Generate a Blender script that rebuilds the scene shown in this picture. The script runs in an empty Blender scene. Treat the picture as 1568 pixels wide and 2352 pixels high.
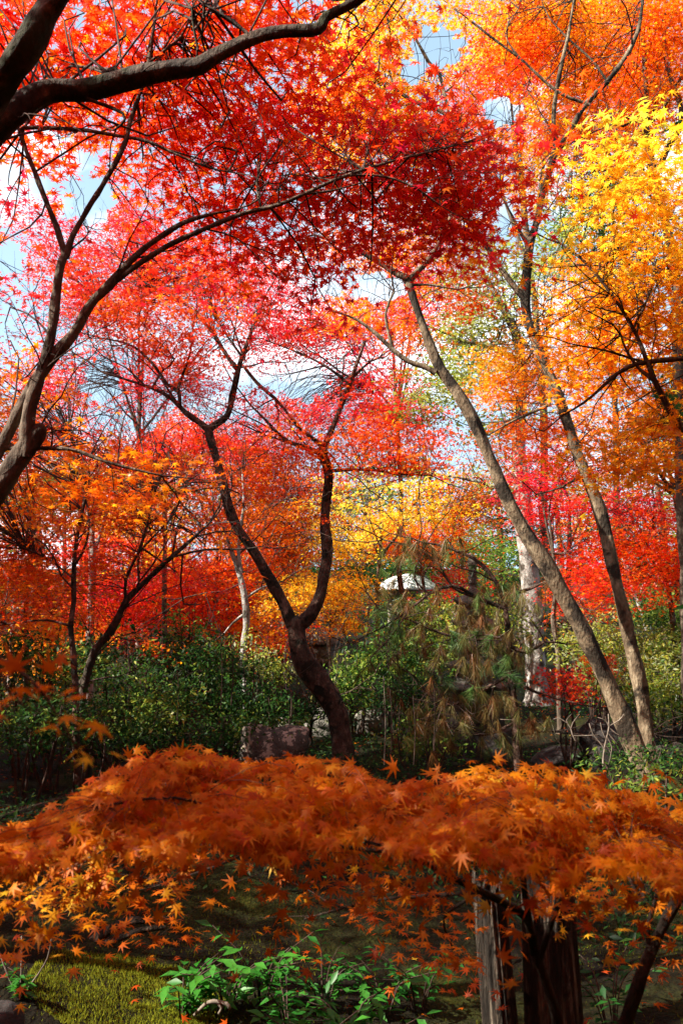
import bpy, math, random
import numpy as np
rng = np.random.default_rng(7); random.seed(7)
R = math.radians
sc = bpy.context.scene
col = sc.collection

# ------------------------------------------------------------------ camera
F = 2111.0                      # focal length in the photo's 1568 x 2352 frame
PITCH = math.atan((1430 - 1176) / F)
EYE = np.array([0.0, 0.0, 1.6])
cam = bpy.data.cameras.new('camera'); camo = bpy.data.objects.new('camera', cam); col.objects.link(camo)
cam.sensor_fit = 'VERTICAL'; cam.sensor_height = 24.0; cam.lens = 24.0 * F / 2352
cam.clip_start = 0.05; cam.clip_end = 500
camo.location = EYE; camo.rotation_euler = (R(90) + PITCH, 0, 0)
cam.dof.use_dof = True; cam.dof.focus_distance = 7.0; cam.dof.aperture_fstop = 6.0
sc.camera = camo
# ------------------------------------------------------------------ sun, sky, exposure
SUN_EL, SUN_AZ = R(41), R(252)           # azimuth clockwise from +Y: from the left, a little behind the camera
SDIR = np.array([math.sin(SUN_AZ) * math.cos(SUN_EL), math.cos(SUN_AZ) * math.cos(SUN_EL), math.sin(SUN_EL)])
sl = bpy.data.lights.new('sun', 'SUN'); slo = bpy.data.objects.new('sun', sl); col.objects.link(slo)
sl.energy = 5.0; sl.angle = R(0.53); sl.color = (1.0, 0.92, 0.80)
slo.rotation_euler = (R(90) - SUN_EL, 0, -SUN_AZ + R(180))
from mathutils import Vector
slo.rotation_euler = Vector(SDIR).to_track_quat('Z', 'Y').to_euler()
w = bpy.data.worlds.new('World'); sc.world = w; w.use_nodes = True
nt = w.node_tree; N = nt.nodes; L = nt.links; N.clear()
out = N.new('ShaderNodeOutputWorld'); bg = N.new('ShaderNodeBackground'); sky = N.new('ShaderNodeTexSky')
sky.sky_type = 'NISHITA'; sky.sun_disc = False; sky.sun_elevation = SUN_EL; sky.sun_rotation = SUN_AZ
sky.air_density = 1.0; sky.dust_density = 2.0; sky.ozone_density = 1.0
tc = N.new('ShaderNodeTexCoord'); mp = N.new('ShaderNodeMapping'); mp.inputs['Scale'].default_value = (1, 1, 2.2)
nz = N.new('ShaderNodeTexNoise'); nz.inputs['Scale'].default_value = 2.6; nz.inputs['Detail'].default_value = 7; nz.inputs['Roughness'].default_value = .55
cr = N.new('ShaderNodeValToRGB'); cr.color_ramp.elements[0].position = .50; cr.color_ramp.elements[1].position = .64; cr.color_ramp.elements[0].color = (0, 0, 0, 1)
mx = N.new('ShaderNodeMixRGB'); mx.inputs[2].default_value = (11.0, 11.4, 11.8, 1); mxh = N.new('ShaderNodeMixRGB'); mxh.inputs[2].default_value = (4.4, 6.4, 8.0, 1)
L.new(tc.outputs['Generated'], mp.inputs[0]); L.new(mp.outputs[0], nz.inputs['Vector']); L.new(nz.outputs['Fac'], cr.inputs[0])
sx = N.new('ShaderNodeSeparateXYZ'); L.new(tc.outputs['Generated'], sx.inputs[0])
hz = N.new('ShaderNodeMapRange'); hz.inputs[1].default_value = .12; hz.inputs[2].default_value = .75; hz.inputs[3].default_value = .85; hz.inputs[4].default_value = .4; L.new(sx.outputs['Z'], hz.inputs[0])
L.new(hz.outputs[0], mxh.inputs[0]); L.new(sky.outputs[0], mxh.inputs[1])
L.new(cr.outputs[0], mx.inputs[0]); L.new(mxh.outputs[0], mx.inputs[1]); L.new(mx.outputs[0], bg.inputs[0])
bg.inputs['Strength'].default_value = 0.06; L.new(bg.outputs[0], out.inputs[0])
sc.view_settings.view_transform = 'Standard'; sc.view_settings.look = 'None'
sc.view_settings.exposure = 1.65; sc.view_settings.gamma = 1.0
cy = sc.cycles
cy.max_bounces = 7; cy.diffuse_bounces = 4; cy.transmission_bounces = 5; cy.glossy_bounces = 2; cy.transparent_max_bounces = 4
cy.caustics_reflective = False; cy.caustics_refractive = False; cy.sample_clamp_indirect = 6.0
cy.use_denoising = True

# ------------------------------------------------------------------ helpers
CP, SP = math.cos(PITCH), math.sin(PITCH)
def P(px, py, d):
    """the point seen at (px, py) of the photo, d metres ahead"""
    a = (px - 784) / F; b = -(py - 1176) / F
    v = np.array([a, CP - b * SP, SP + b * CP])
    return EYE + v * (d / v[1])
def fbm2(x, y, s, seed):
    r = np.random.default_rng(seed); o = 0
    for k in range(5):
        a, b, c, e = r.uniform(-1, 1, 4); f = s * 1.7 ** k
        o = o + np.sin(f * (x * a + y * b) + c * 9) * np.cos(f * (y * a - x * b) * 1.1 + e * 9) / 1.5 ** k
    return o
def ground(x, y):
    x = np.asarray(x, float); y = np.asarray(y, float)
    z = 0.05 * fbm2(x, y, 1.1, 3) + .02 * fbm2(x, y, 3.4, 4)
    z = z + .38 * np.exp(-((x + 2.0) ** 2 / 1.3 + (y - 5.3) ** 2 / 3.5))
    z = z + .20 * np.exp(-((x + .3) ** 2 / 1.2 + (y - 6.4) ** 2 / 1.0))
    z = z + .25 * np.exp(-((x - 3.2) ** 2 / 1.6 + (y - 8.8) ** 2 / 1.6))
    z = z + .045 * np.clip(y - 11, 0, 14) + .10 * np.clip(y - 27, 0, 60)
    z = z - .25 * np.exp(-((y - 2.0) ** 2 / 1.2))
    return z
def g(x, y): return float(ground(x, y))
def tag(o, label=None, cat=None, group=None, kind=None):
    if label: o['label'] = label
    if cat: o['category'] = cat
    if group: o['group'] = group
    if kind: o['kind'] = kind
    return o
def empty(name, loc, label, cat, group=None):
    o = bpy.data.objects.new(name, None); o.empty_display_size = .2
    o.location = loc; col.objects.link(o); return tag(o, label, cat, group)
def mesh(name, V, faces, mat, parent=None, smooth=True, attrs=None, tri=None):
    """V (n,3) in world space; faces list of tuples or tri (m,k) array"""
    V = np.asarray(V, np.float32)
    me = bpy.data.meshes.new(name)
    if tri is not None:
        T = np.asarray(tri, np.int32); k = T.shape[1]; m = len(T)
        me.vertices.add(len(V)); me.loops.add(m * k); me.polygons.add(m)
        me.vertices.foreach_set('co', (V - (np.array(parent.location, np.float32) if parent else 0)).ravel())
        me.loops.foreach_set('vertex_index', T.ravel())
        me.polygons.foreach_set('loop_start', np.arange(0, m * k, k, dtype=np.int32))
        me.update(calc_edges=True)
    else:
        if parent: V = V - np.array(parent.location, np.float32)
        me.from_pydata(V.tolist(), [], faces); me.update()
    if smooth: me.polygons.foreach_set('use_smooth', np.ones(len(me.polygons), bool))
    for nm, arr in (attrs or {}).items():
        a = me.attributes.new(nm, 'FLOAT', 'POINT'); a.data.foreach_set('value', np.asarray(arr, np.float32))
    me.materials.append(mat)
    o = bpy.data.objects.new(name, me); col.objects.link(o)
    if parent: o.parent = parent
    return o
# ------------------------------------------------------------------ materials
def newmat(name):
    m = bpy.data.materials.new(name); m.use_nodes = True; m.node_tree.nodes.clear()
    return m, m.node_tree.nodes, m.node_tree.links
def ramp(n, stops):
    r = n.new('ShaderNodeValToRGB'); e = r.color_ramp.elements
    while len(e) < len(stops): e.new(.5)
    for i, (p, c) in enumerate(stops): e[i].position = p; e[i].color = (*c, 1)
    return r
def leafmat(name, stops, trans=.55, gloss=.05, rough=.4, tboost=1.0):
    m, n, l = newmat(name)
    o = n.new('ShaderNodeOutputMaterial'); at = n.new('ShaderNodeAttribute'); at.attribute_name = 'tint'
    r = ramp(n, stops); l.new(at.outputs['Fac'], r.inputs[0])
    hs = n.new('ShaderNodeHueSaturation'); hs.inputs['Value'].default_value = tboost; l.new(r.outputs[0], hs.inputs['Color'])
    tcn = n.new('ShaderNodeTexCoord'); zn = n.new('ShaderNodeTexNoise'); zn.inputs['Scale'].default_value = 55; zn.inputs['Detail'].default_value = 4; l.new(tcn.outputs['Object'], zn.inputs['Vector'])
    zr = ramp(n, [(.30, (.62, .50, .45)), (.46, (1, 1, 1)), (.70, (1.08, 1.12, 1.1))]); l.new(zn.outputs['Fac'], zr.inputs[0])
    ml = n.new('ShaderNodeMixRGB'); ml.blend_type = 'MULTIPLY'; ml.inputs[0].default_value = 1; l.new(r.outputs[0], ml.inputs[1]); l.new(zr.outputs[0], ml.inputs[2]); r = ml
    l.new(r.outputs[0], hs.inputs['Color'])
    d = n.new('ShaderNodeBsdfDiffuse'); t = n.new('ShaderNodeBsdfTranslucent'); gl = n.new('ShaderNodeBsdfGlossy')
    gl.inputs['Roughness'].default_value = rough
    l.new(r.outputs[0], d.inputs[0]); l.new(hs.outputs[0], t.inputs[0])
    a = n.new('ShaderNodeMixShader'); a.inputs[0].default_value = trans; l.new(d.outputs[0], a.inputs[1]); l.new(t.outputs[0], a.inputs[2])
    b = n.new('ShaderNodeMixShader'); b.inputs[0].default_value = gloss; l.new(a.outputs[0], b.inputs[1]); l.new(gl.outputs[0], b.inputs[2])
    l.new(b.outputs[0], o.inputs[0]); return m
MAPLE = leafmat('maple_leaf', [(0, (.50, .012, .07)), (.15, (.66, .016, .030)), (.28, (.76, .034, .008)), (.45, (.80, .10, .006)),
                               (.62, (.82, .21, .006)), (.80, (.84, .37, .010)), (.95, (.88, .60, .03)), (1.0, (.78, .66, .06))], .72, .025, .4, 1.14)
SHADED_MAPLE = leafmat('shade_maple_leaf', [(0, (.20, .018, .004)), (.3, (.42, .055, .003)), (.5, (.54, .115, .002)), (.7, (.62, .215, .003)), (1, (.74, .46, .03))], .5, .012, .5)  # maple leaf colours darkened to put shade into the bush
GREEN = leafmat('green_leaf', [(0, (.006, .024, .008)), (.3, (.014, .05, .011)), (.55, (.055, .14, .02)), (.75, (.22, .30, .04)), (.9, (.40, .38, .05)), (1, (.36, .40, .22))], .48, .012, .5, 1.25)
NEEDLE = leafmat('pine_needle', [(0, (.03, .09, .03)), (.35, (.12, .22, .05)), (.5, (.18, .17, .05)), (.7, (.17, .085, .03)), (1, (.24, .06, .018))], .3, .02, .4)
def barkmat(name, c1, c2, c3, scale=9, stretch=.25, bump=.5, lichen=None, lscale=5, lth=.56):
    m, n, l = newmat(name)
    o = n.new('ShaderNodeOutputMaterial'); b = n.new('ShaderNodeBsdfPrincipled'); b.inputs['Roughness'].default_value = .85
    b.inputs['Specular IOR Level'].default_value = .25
    tc = n.new('ShaderNodeTexCoord'); mp = n.new('ShaderNodeMapping'); mp.inputs['Scale'].default_value = (1, 1, stretch)
    l.new(tc.outputs['Object'], mp.inputs[0])
    z = n.new('ShaderNodeTexNoise'); z.inputs['Scale'].default_value = scale; z.inputs['Detail'].default_value = 9; z.inputs['Roughness'].default_value = .68
    l.new(mp.outputs[0], z.inputs['Vector'])
    r = ramp(n, [(.32, c1), (.52, c2), (.70, c3)]); l.new(z.outputs['Fac'], r.inputs[0])
    src = r.outputs[0]
    if lichen:
        z2 = n.new('ShaderNodeTexNoise'); z2.inputs['Scale'].default_value = lscale; z2.inputs['Detail'].default_value = 5; z2.inputs['Roughness'].default_value = .6
        l.new(tc.outputs['Object'], z2.inputs['Vector'])
        r2 = ramp(n, [(lth, (0, 0, 0)), (lth + .06, (1, 1, 1))]); l.new(z2.outputs['Fac'], r2.inputs[0])
        x = n.new('ShaderNodeMixRGB'); x.inputs[2].default_value = (*lichen, 1); l.new(r2.outputs[0], x.inputs[0]); l.new(src, x.inputs[1]); src = x.outputs[0]
    l.new(src, b.inputs['Base Color'])
    z3 = n.new('ShaderNodeTexNoise'); z3.inputs['Scale'].default_value = scale * 4; z3.inputs['Detail'].default_value = 6; l.new(mp.outputs[0], z3.inputs['Vector'])
    ad = n.new('ShaderNodeMath'); ad.operation = 'ADD'; l.new(z.outputs['Fac'], ad.inputs[0]); l.new(z3.outputs['Fac'], ad.inputs[1])
    bp = n.new('ShaderNodeBump'); bp.inputs['Strength'].default_value = bump; bp.inputs['Distance'].default_value = .02
    l.new(ad.outputs[0], bp.inputs['Height']); l.new(bp.outputs[0], b.inputs['Normal']); l.new(b.outputs[0], o.inputs[0]); return m
BK_DARK = barkmat('dark_bark', (.014, .010, .007), (.04, .029, .02), (.12, .09, .064), 12, .5, .8, (.022, .026, .008), 4, .55)
BK_GREY = barkmat('grey_brown_bark', (.035, .025, .018), (.10, .075, .053), (.26, .21, .155), 12, .4, .7, (.03, .024, .017), 5, .58)
BK_RED = barkmat('mottled_brown_bark', (.018, .010, .007), (.075, .042, .029), (.24, .15, .115), 13, .7, .9, (.014, .012, .007), 5, .53)
BK_TAN = barkmat('tan_bark', (.05, .034, .02), (.16, .115, .07), (.36, .29, .19), 11, .45, .8, (.028, .02, .013), 3.2, .52)
BK_WHITE = barkmat('pale_bark', (.10, .085, .07), (.30, .285, .26), (.56, .54, .50), 9, .8, .6, (.06, .052, .04), 5, .53)
BK_TWIG = barkmat('twig_bark', (.02, .013, .010), (.05, .03, .022), (.10, .065, .05), 20, 1, .2)
WOOD = barkmat('weathered_wood', (.008, .006, .004), (.045, .034, .024), (.30, .25, .185), 30, .13, 1.4, (.012, .009, .006), 7, .56)
DEADW = barkmat('bleached_twig', (.07, .055, .04), (.17, .14, .11), (.36, .31, .25), 15, .6, .2)
STONE = barkmat('grey_stone', (.045, .041, .034), (.12, .11, .093), (.24, .225, .20), 9, 1, .6, (.12, .13, .06), 5, .57)
LICHEN = barkmat('lichened_stone', (.03, .026, .022), (.07, .06, .05), (.12, .10, .085), 9, 1, .7, (.36, .30, .24), 13, .52)
DARKROCK = barkmat('dark_rock', (.014, .012, .012), (.035, .030, .028), (.08, .068, .064), 6, 1, .7, (.05, .07, .02), 4, .55)
ROOF = barkmat('pale_roof', (.72, .70, .67), (.80, .79, .76), (.86, .85, .83), 14, 1, .2)
TIMBER = barkmat('grey_timber', (.16, .13, .11), (.28, .24, .20), (.38, .33, .28), 16, .2, .3)
BLACK = barkmat('black_lacquer', (.01, .01, .01), (.018, .016, .015), (.03, .028, .026), 16, 1, .1)
REDP = barkmat('red_paper', (.50, .02, .015), (.62, .03, .02), (.70, .05, .03), 16, 1, .1)
m_, n_, l_ = newmat('mossy_ground'); GROUND = m_
o_ = n_.new('ShaderNodeOutputMaterial'); b_ = n_.new('ShaderNodeBsdfPrincipled'); b_.inputs['Roughness'].default_value = .95; b_.inputs['Specular IOR Level'].default_value = .1
t_ = n_.new('ShaderNodeTexCoord')
a_ = n_.new('ShaderNodeTexNoise'); a_.inputs['Scale'].default_value = 1.3; a_.inputs['Detail'].default_value = 8; a_.inputs['Roughness'].default_value = .65; l_.new(t_.outputs['Object'], a_.inputs['Vector'])
c_ = n_.new('ShaderNodeTexNoise'); c_.inputs['Scale'].default_value = 45; c_.inputs['Detail'].default_value = 6; l_.new(t_.outputs['Object'], c_.inputs['Vector'])
r1 = ramp(n_, [(.38, (.006, .004, .0025)), (.50, (.010, .009, .003)), (.62, (.020, .023, .004)), (.74, (.055, .062, .008))]); l_.new(a_.outputs['Fac'], r1.inputs[0])
r2 = ramp(n_, [(.3, (.45, .45, .45)), (.7, (1.35, 1.35, 1.3))]); l_.new(c_.outputs['Fac'], r2.inputs[0])
x_ = n_.new('ShaderNodeMixRGB'); x_.blend_type = 'MULTIPLY'; x_.inputs[0].default_value = 1; l_.new(r1.outputs[0], x_.inputs[1]); l_.new(r2.outputs[0], x_.inputs[2])
l_.new(x_.outputs[0], b_.inputs['Base Color'])
p_ = n_.new('ShaderNodeBump'); p_.inputs['Strength'].default_value = .9; p_.inputs['Distance'].default_value = .03
l_.new(c_.outputs['Fac'], p_.inputs['Height']); l_.new(p_.outputs[0], b_.inputs['Normal']); l_.new(b_.outputs[0], o_.inputs[0])

# ------------------------------------------------------------------ leaves
def star(lobes, notches, base, droop=.22):
    pts = [(180, base)]
    for a, ln in sorted(lobes + notches): pts.append((a, ln))
    V = [(0, .0, .04)]
    for a, ln in pts:
        V.append((math.sin(R(a)) * ln, math.cos(R(a)) * ln, -droop * ln * ln))
    n = len(pts); T = [(0, 1 + i, 1 + (i + 1) % n) for i in range(n)]
    V = np.array(V); V[:, 1] -= .18
    return V[:, :] * .62, np.array(T)[:, [0, 2, 1]]
TEMPL = {
 7: star([(0, 1), (-40, .95), (40, .95), (-80, .76), (80, .76), (-124, .42), (124, .42)], [(-20, .29), (20, .29), (-60, .26), (60, .26), (-101, .21), (101, .21)], .09),
 5: star([(0, 1), (-48, .92), (48, .92), (-98, .64), (98, .64)], [(-24, .30), (24, .30), (-72, .26), (72, .26)], .13),
}
v3 = np.array([(0, -.25, 0), (-.75, -.05, -.12), (-.2, .12, .04), (0, .85, -.14), (.2, .12, .04), (.75, -.05, -.12)]) * .62
TEMPL[3] = (v3, np.array([(0, 2, 1), (0, 4, 2), (0, 5, 4), (2, 4, 3)]))
TEMPL['oval'] = (np.array([(0, -.5, 0), (-.2, -.05, .07), (0, .5, -.06), (.2, -.05, .07), (0, -.05, 0)]) , np.array([(0, 4, 1), (1, 4, 2), (0, 3, 4), (4, 3, 2)]))
TEMPL['blade'] = (np.array([(-.04, 0, 0), (.04, 0, 0), (0, 1, .1)]), np.array([(0, 1, 2)]))
def norm(a): return a / np.maximum(np.linalg.norm(a, axis=-1, keepdims=True), 1e-9)
def leaves(pos, nrm, size, shape, az=None):
    """world-space leaf mesh arrays"""
    Vt, Tt = TEMPL[shape]; n = len(pos)
    nrm = norm(nrm)
    d = rng.normal(size=(n, 3)) if az is None else az
    d = norm(d - nrm * (d * nrm).sum(1, keepdims=True)); s = np.cross(d, nrm)
    V = pos[:, None] + size[:, None, None] * (Vt[None, :, :1] * s[:, None] + Vt[None, :, 1:2] * d[:, None] + Vt[None, :, 2:] * nrm[:, None])
    T = Tt[None] + (np.arange(n) * len(Vt))[:, None, None]
    return V.reshape(-1, 3), T.reshape(-1, 3)
HOLES = []       # (point, radius): gaps in the crowns along the sunbeam that reaches the point
GAPS = []        # (px, py, rx, ry, depth_min): places where the branches carry no leaves and the sky shows
def keep(pos, sz=0):
    k = np.ones(len(pos), bool)
    for p, r, tm in HOLES:
        v = pos - p; t = v @ SDIR; dd = np.linalg.norm(v - t[:, None] * SDIR, axis=1)
        k &= ~((dd < r + .4 * sz) & (t > tm))
    v = pos - EYE; x = v[:, 0]; y = v[:, 1] * CP + v[:, 2] * SP; z = -v[:, 1] * SP + v[:, 2] * CP
    y = np.maximum(y, .05); px = 784 + F * x / y; py = 1176 - F * z / y
    for gx, gy, rx, ry in GAPS:
        q = ((px - gx) / rx) ** 2 + ((py - gy) / ry) ** 2
        k &= ~(q < 1 + .5 * np.sin(px * .11 + py * .07) * np.cos(py * .13 - px * .05))
    return k
def cloud(C, rad, n, size, tint, per=30, flat=.09, tilt=.40, up=(0, 0, 1), spread=2.7, tj=.075, soft=.52):
    """clustered sprays of leaves inside an ellipsoid; returns positions, normals, sizes, tints, cluster centres"""
    k = max(1, int(n / per))
    u = rng.normal(size=(k, 3)) * soft; ul = np.linalg.norm(u, axis=1, keepdims=True); u *= np.minimum(1, 2.8 * soft / ul)
    cc = np.array(C) + u * np.array(rad)
    cn = norm(np.array(up) + rng.normal(size=(k, 3)) * tilt * .6)
    ct = tint + rng.normal(size=k) * tj
    m = rng.poisson(per, k).clip(3); idx = np.repeat(np.arange(k), m); q = len(idx)
    sp = size * spread * rng.uniform(.7, 1.5, k)[idx]
    off = rng.normal(size=(q, 3)) * sp[:, None] * .75
    cnn = cn[idx]; off -= cnn * ((off * cnn).sum(1) * (1 - flat))[:, None]
    rr = (off ** 2).sum(1) / (sp ** 2); off[:, 2] -= sp * .12 * rr
    pos = cc[idx] + off
    nr = norm(cnn + rng.normal(size=(q, 3)) * tilt)
    sz = size * rng.uniform(.6, 1.25, q)
    tn = np.clip(ct[idx] + rng.normal(size=q) * tj * .7, 0, 1)
    odd = rng.uniform(size=q); tn = np.where(odd < .03, np.clip(tn + .3, 0, 1), tn)
    kk = keep(pos, sz)
    return pos[kk], nr[kk], sz[kk], tn[kk], cc[keep(cc)]
DENS = 2.1
def crown(parent, pads, mat=None, name='crown', shape=None, **kw):
    """pads: (px, py, rpx, rpy, depth, rd, tint, cover, leaf size)  -> one crown mesh; returns cluster centres"""
    AV, AT, AA, CC = [], [], [], []; base = 0
    for p in pads:
        if p[0] == 'raw':
            _, pos, nr, sz, tn, shp = p; kk = keep(pos, sz); pos, nr, sz, tn = pos[kk], nr[kk], sz[kk], tn[kk]
            V, T = leaves(pos, nr, sz, shp, np.array([0, -.6, -.5]) + rng.normal(size=(len(pos), 3)) * .55)
            AV.append(V); AT.append(T + base); base += len(V); AA.append(np.repeat(tn, len(TEMPL[shp][0]))); CC.append(pos[rng.uniform(size=len(pos)) < .06]); continue
        if p[0] == 'w':         # world-space pad: ('w', (x,y,z), (rx,ry,rz), tint, leaves, size)
            _, C, rad, tint, n, s = p; d = max(6.5, C[1]); k2 = {}
            if s > .11: d = 30
        else:
            px, py, rx, ry, d, rd, tint, cov, s = p[:9]; k2 = p[9] if len(p) > 9 else {}
            C = P(px, py, d); rad = (rx * d / F, rd, ry * d / F)
            n = DENS * (1.5 if d > 12 else 1.1) * cov * math.pi * rx * ry / (.20 * (s * F / d) ** 2)
        a = dict(kw); a.update(k2)
        pos, nr, sz, tn, cc = cloud(C, rad, n, s, tint, **a)
        shp = shape or (7 if d < 5.2 else 5 if d < 11.5 else 3)
        V, T = leaves(pos, nr, sz, shp)
        AV.append(V); AT.append(T + base); base += len(V); AA.append(np.repeat(tn, len(TEMPL[shp][0]))); CC.append(cc)
    mesh(name, np.concatenate(AV), None, mat or MAPLE, parent, False, {'tint': np.concatenate(AA)}, np.concatenate(AT))
    return np.concatenate(CC)
# ------------------------------------------------------------------ limbs
def smooth_path(pts, step):
    pts = np.asarray(pts, float)
    if len(pts) == 2: pts = np.array([pts[0], (pts[0] + pts[1]) / 2, pts[1]])
    e = np.vstack([2 * pts[0] - pts[1], pts, 2 * pts[-1] - pts[-2]]); o = []
    for i in range(1, len(e) - 2):
        p0, p1, p2, p3 = e[i - 1:i + 3]; n = max(2, int(np.linalg.norm((p2 - p1)[:3]) / step))
        t = np.linspace(0, 1, n, endpoint=False)[:, None]
        o.append(.5 * (2 * p1 + (p2 - p0) * t + (2 * p0 - 5 * p1 + 4 * p2 - p3) * t ** 2 + (3 * p1 - p0 - 3 * p2 + p3) * t ** 3))
    return np.vstack(o + [pts[-1:]])
def tube(path, sides=10, wob=.10, seed=0, cap=True):
    """path (n,4): xyz + radius -> verts, quads"""
    c = path[:, :3]; r = np.maximum(path[:, 3], .0008); n = len(c)
    t = norm(np.gradient(c, axis=0)); ref = np.array([.31, .9, .2]) if abs(t[:, 1]).mean() < .8 else np.array([1., .1, .2])
    u = norm(np.cross(t, ref)); v = np.cross(t, u)
    a = np.linspace(0, 2 * np.pi, sides, endpoint=False); rg = np.random.default_rng(seed)
    ph = rg.uniform(0, 6, 4); s = np.cumsum(np.r_[0, np.linalg.norm(np.diff(c, axis=0), axis=1)])[:, None] / (r.max() * 2.4)
    rr = r[:, None] * (1 + wob * (np.sin(2 * a[None] + s * 1.1 + ph[0]) * .6 + np.sin(3 * a[None] - s * 1.7 + ph[1]) * .45 + np.sin(s * 2.6 + ph[2]) * .5 + .35 * np.sin(5 * a[None] + s * 4 + ph[3]) + .25 * np.sin(4 * a[None] - s * 9 + ph[1])))
    V = c[:, None] + rr[..., None] * (np.cos(a)[None, :, None] * u[:, None] + np.sin(a)[None, :, None] * v[:, None])
    i = np.arange(n - 1)[:, None] * sides; j = np.arange(sides)[None]; j2 = (j + 1) % sides
    Q = np.stack([i + j, i + j2, i + sides + j2, i + sides + j], -1).reshape(-1, 4)
    V = V.reshape(-1, 3)
    if cap:
        V = np.vstack([V, c[-1:] + t[-1:] * r[-1] * .6]); k = len(V) - 1; b = (n - 1) * sides
        Q = np.vstack([Q, np.stack([b + j[0], b + j2[0], np.full(sides, k), np.full(sides, k)], -1)])
    return V, Q
def quads_to_tri(Q):
    T = np.vstack([Q[:, [0, 1, 2]], Q[:, [0, 2, 3]]]); return T[(T[:, 0] != T[:, 1]) & (T[:, 1] != T[:, 2]) & (T[:, 0] != T[:, 2])]
def pix(path, d):
    """[(px, py, half-width px[, depth])] -> (n,4)"""
    o = []
    for q in path:
        dd = q[3] if len(q) > 3 else d
        o.append(np.r_[P(q[0], q[1], dd), q[2] * dd / F])
    return np.array(o)
def root_to_ground(a, flare=1.5):
    """start a trunk below the ground with a root flare"""
    b = a[0].copy(); gz = g(b[0], b[1])
    dirn = a[0, :3] - a[min(2, len(a) - 1), :3]
    if b[2] - gz > .05:
        dz = b[2] - gz; slope = np.clip(dirn[:2] / max(.05, -dirn[2] if dirn[2] < 0 else .3), -.6, .6)
        x2 = b[:2] + slope * dz; q = np.r_[x2, g(*x2) - .05, b[3] * flare]; mid = np.r_[b[:2] + slope * dz * .75, b[2] - dz * .75, b[3] * 1.12]
        return np.vstack([q, mid, a])
    a[0, 2] = min(b[2], gz - .05); a[0, 3] *= 1.25
    return a
def twigs(parent, centres, skel, mat=BK_TWIG, r0=.006, maxd=2.2, frac=1.0, name='twigs', more=None):
    if len(centres) == 0: return
    c = centres[rng.uniform(size=len(centres)) < frac]
    pts = skel[:, :3]; A, B = [], []
    for q in c:
        d = np.linalg.norm(pts - q, axis=1); i = np.argmin(d + rng.uniform(0, .25, len(d)))
        if d[i] < maxd: A.append(pts[i]); B.append(q)
    if not A: return
    A = np.array(A); B = np.array(B); n = len(A); ln = np.linalg.norm(B - A, axis=1)[:, None]
    K = 7; t = np.linspace(0, 1, K)[None, :, None]
    j1 = rng.normal(size=(n, 1, 3)) * ln[:, None] * .13; j2 = rng.normal(size=(n, 1, 3)) * ln[:, None] * .06
    C = A[:, None] * (1 - t) + B[:, None] * t + j1 * np.sin(np.pi * t) + j2 * np.sin(2.7 * np.pi * t) * t + np.array([0, 0, .10]) * ln[:, None] * np.sin(np.pi * t)
    rr = (r0 * np.clip(ln, .35, 1.6))[:, None] * (1.05 - .85 * t)
    tan = norm(B - A)[:, None]; u = norm(np.cross(tan, rng.normal(size=(n, 1, 3)))); v = np.cross(tan, u)
    S = 4; an = np.arange(S) * 2 * np.pi / S
    V = C[:, :, None] + rr[..., None] * (np.cos(an)[None, None, :, None] * u[:, :, None] + np.sin(an)[None, None, :, None] * v[:, :, None])
    ii = (np.arange(n) * K * S)[:, None, None] + (np.arange(K - 1) * S)[None, :, None]; jj = np.arange(S)[None, None]; j2_ = (jj + 1) % S
    Q = np.stack([ii + jj, ii + j2_, ii + S + j2_, ii + S + jj], -1).reshape(-1, 4)
    V = V.reshape(-1, 3); T = quads_to_tri(Q)
    if more is not None: V, T = np.vstack([V, more[0]]), np.vstack([T, more[1] + len(V)])
    mesh(name, V, None, mat, parent, True, None, T)
def branchlets(parent, paths, depth, fine, join, name='twigs'):
    AV, AQ, b = [], [], 0
    def grow(p, d, r, l, lev):
        nonlocal b
        k = 6; q = [np.r_[p, r]]; dd = d.copy()
        for i in range(k):
            dd = norm(dd + rng.normal(size=3) * .22 + np.array([0, 0, .05])); p = p + dd * l / k; q.append(np.r_[p, r * (1 - (i + 1) / k * .8)])
            if lev and rng.uniform() < .5: grow(p, norm(dd + rng.normal(size=3) * .7), r * .55, l * rng.uniform(.35, .65), lev - 1)
        V, Q = tube(np.array(q), 5, .05, 1); AV.append(V); AQ.append(Q + b); b += len(V)
    for s in paths:
        n = len(s); L_ = np.linalg.norm(np.diff(s[:, :3], axis=0), axis=1).sum()
        cnt = int(np.clip(L_ / (depth * .045), 2, 9) * fine)
        for i in list(rng.integers(int(n * .35), n, cnt)) + [n - 1]:
            t = norm(s[min(i + 1, n - 1), :3] - s[max(i - 1, 0), :3]); d = norm(t * (.8 if i < n - 1 else 2) + rng.normal(size=3) * np.array([.7, .5, .6]) + np.array([0, 0, .2]))
            r = max(.0016, min(s[i, 3] * (.5 if i < n - 1 else 1), depth * .0012))
            grow(s[i, :3], d, r, depth * rng.uniform(.06, .14), 2)
    V, T = np.vstack(AV), quads_to_tri(np.vstack(AQ))
    if join: return V, T
    mesh(name, V, None, BK_TWIG, parent, True, None, T)
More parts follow.
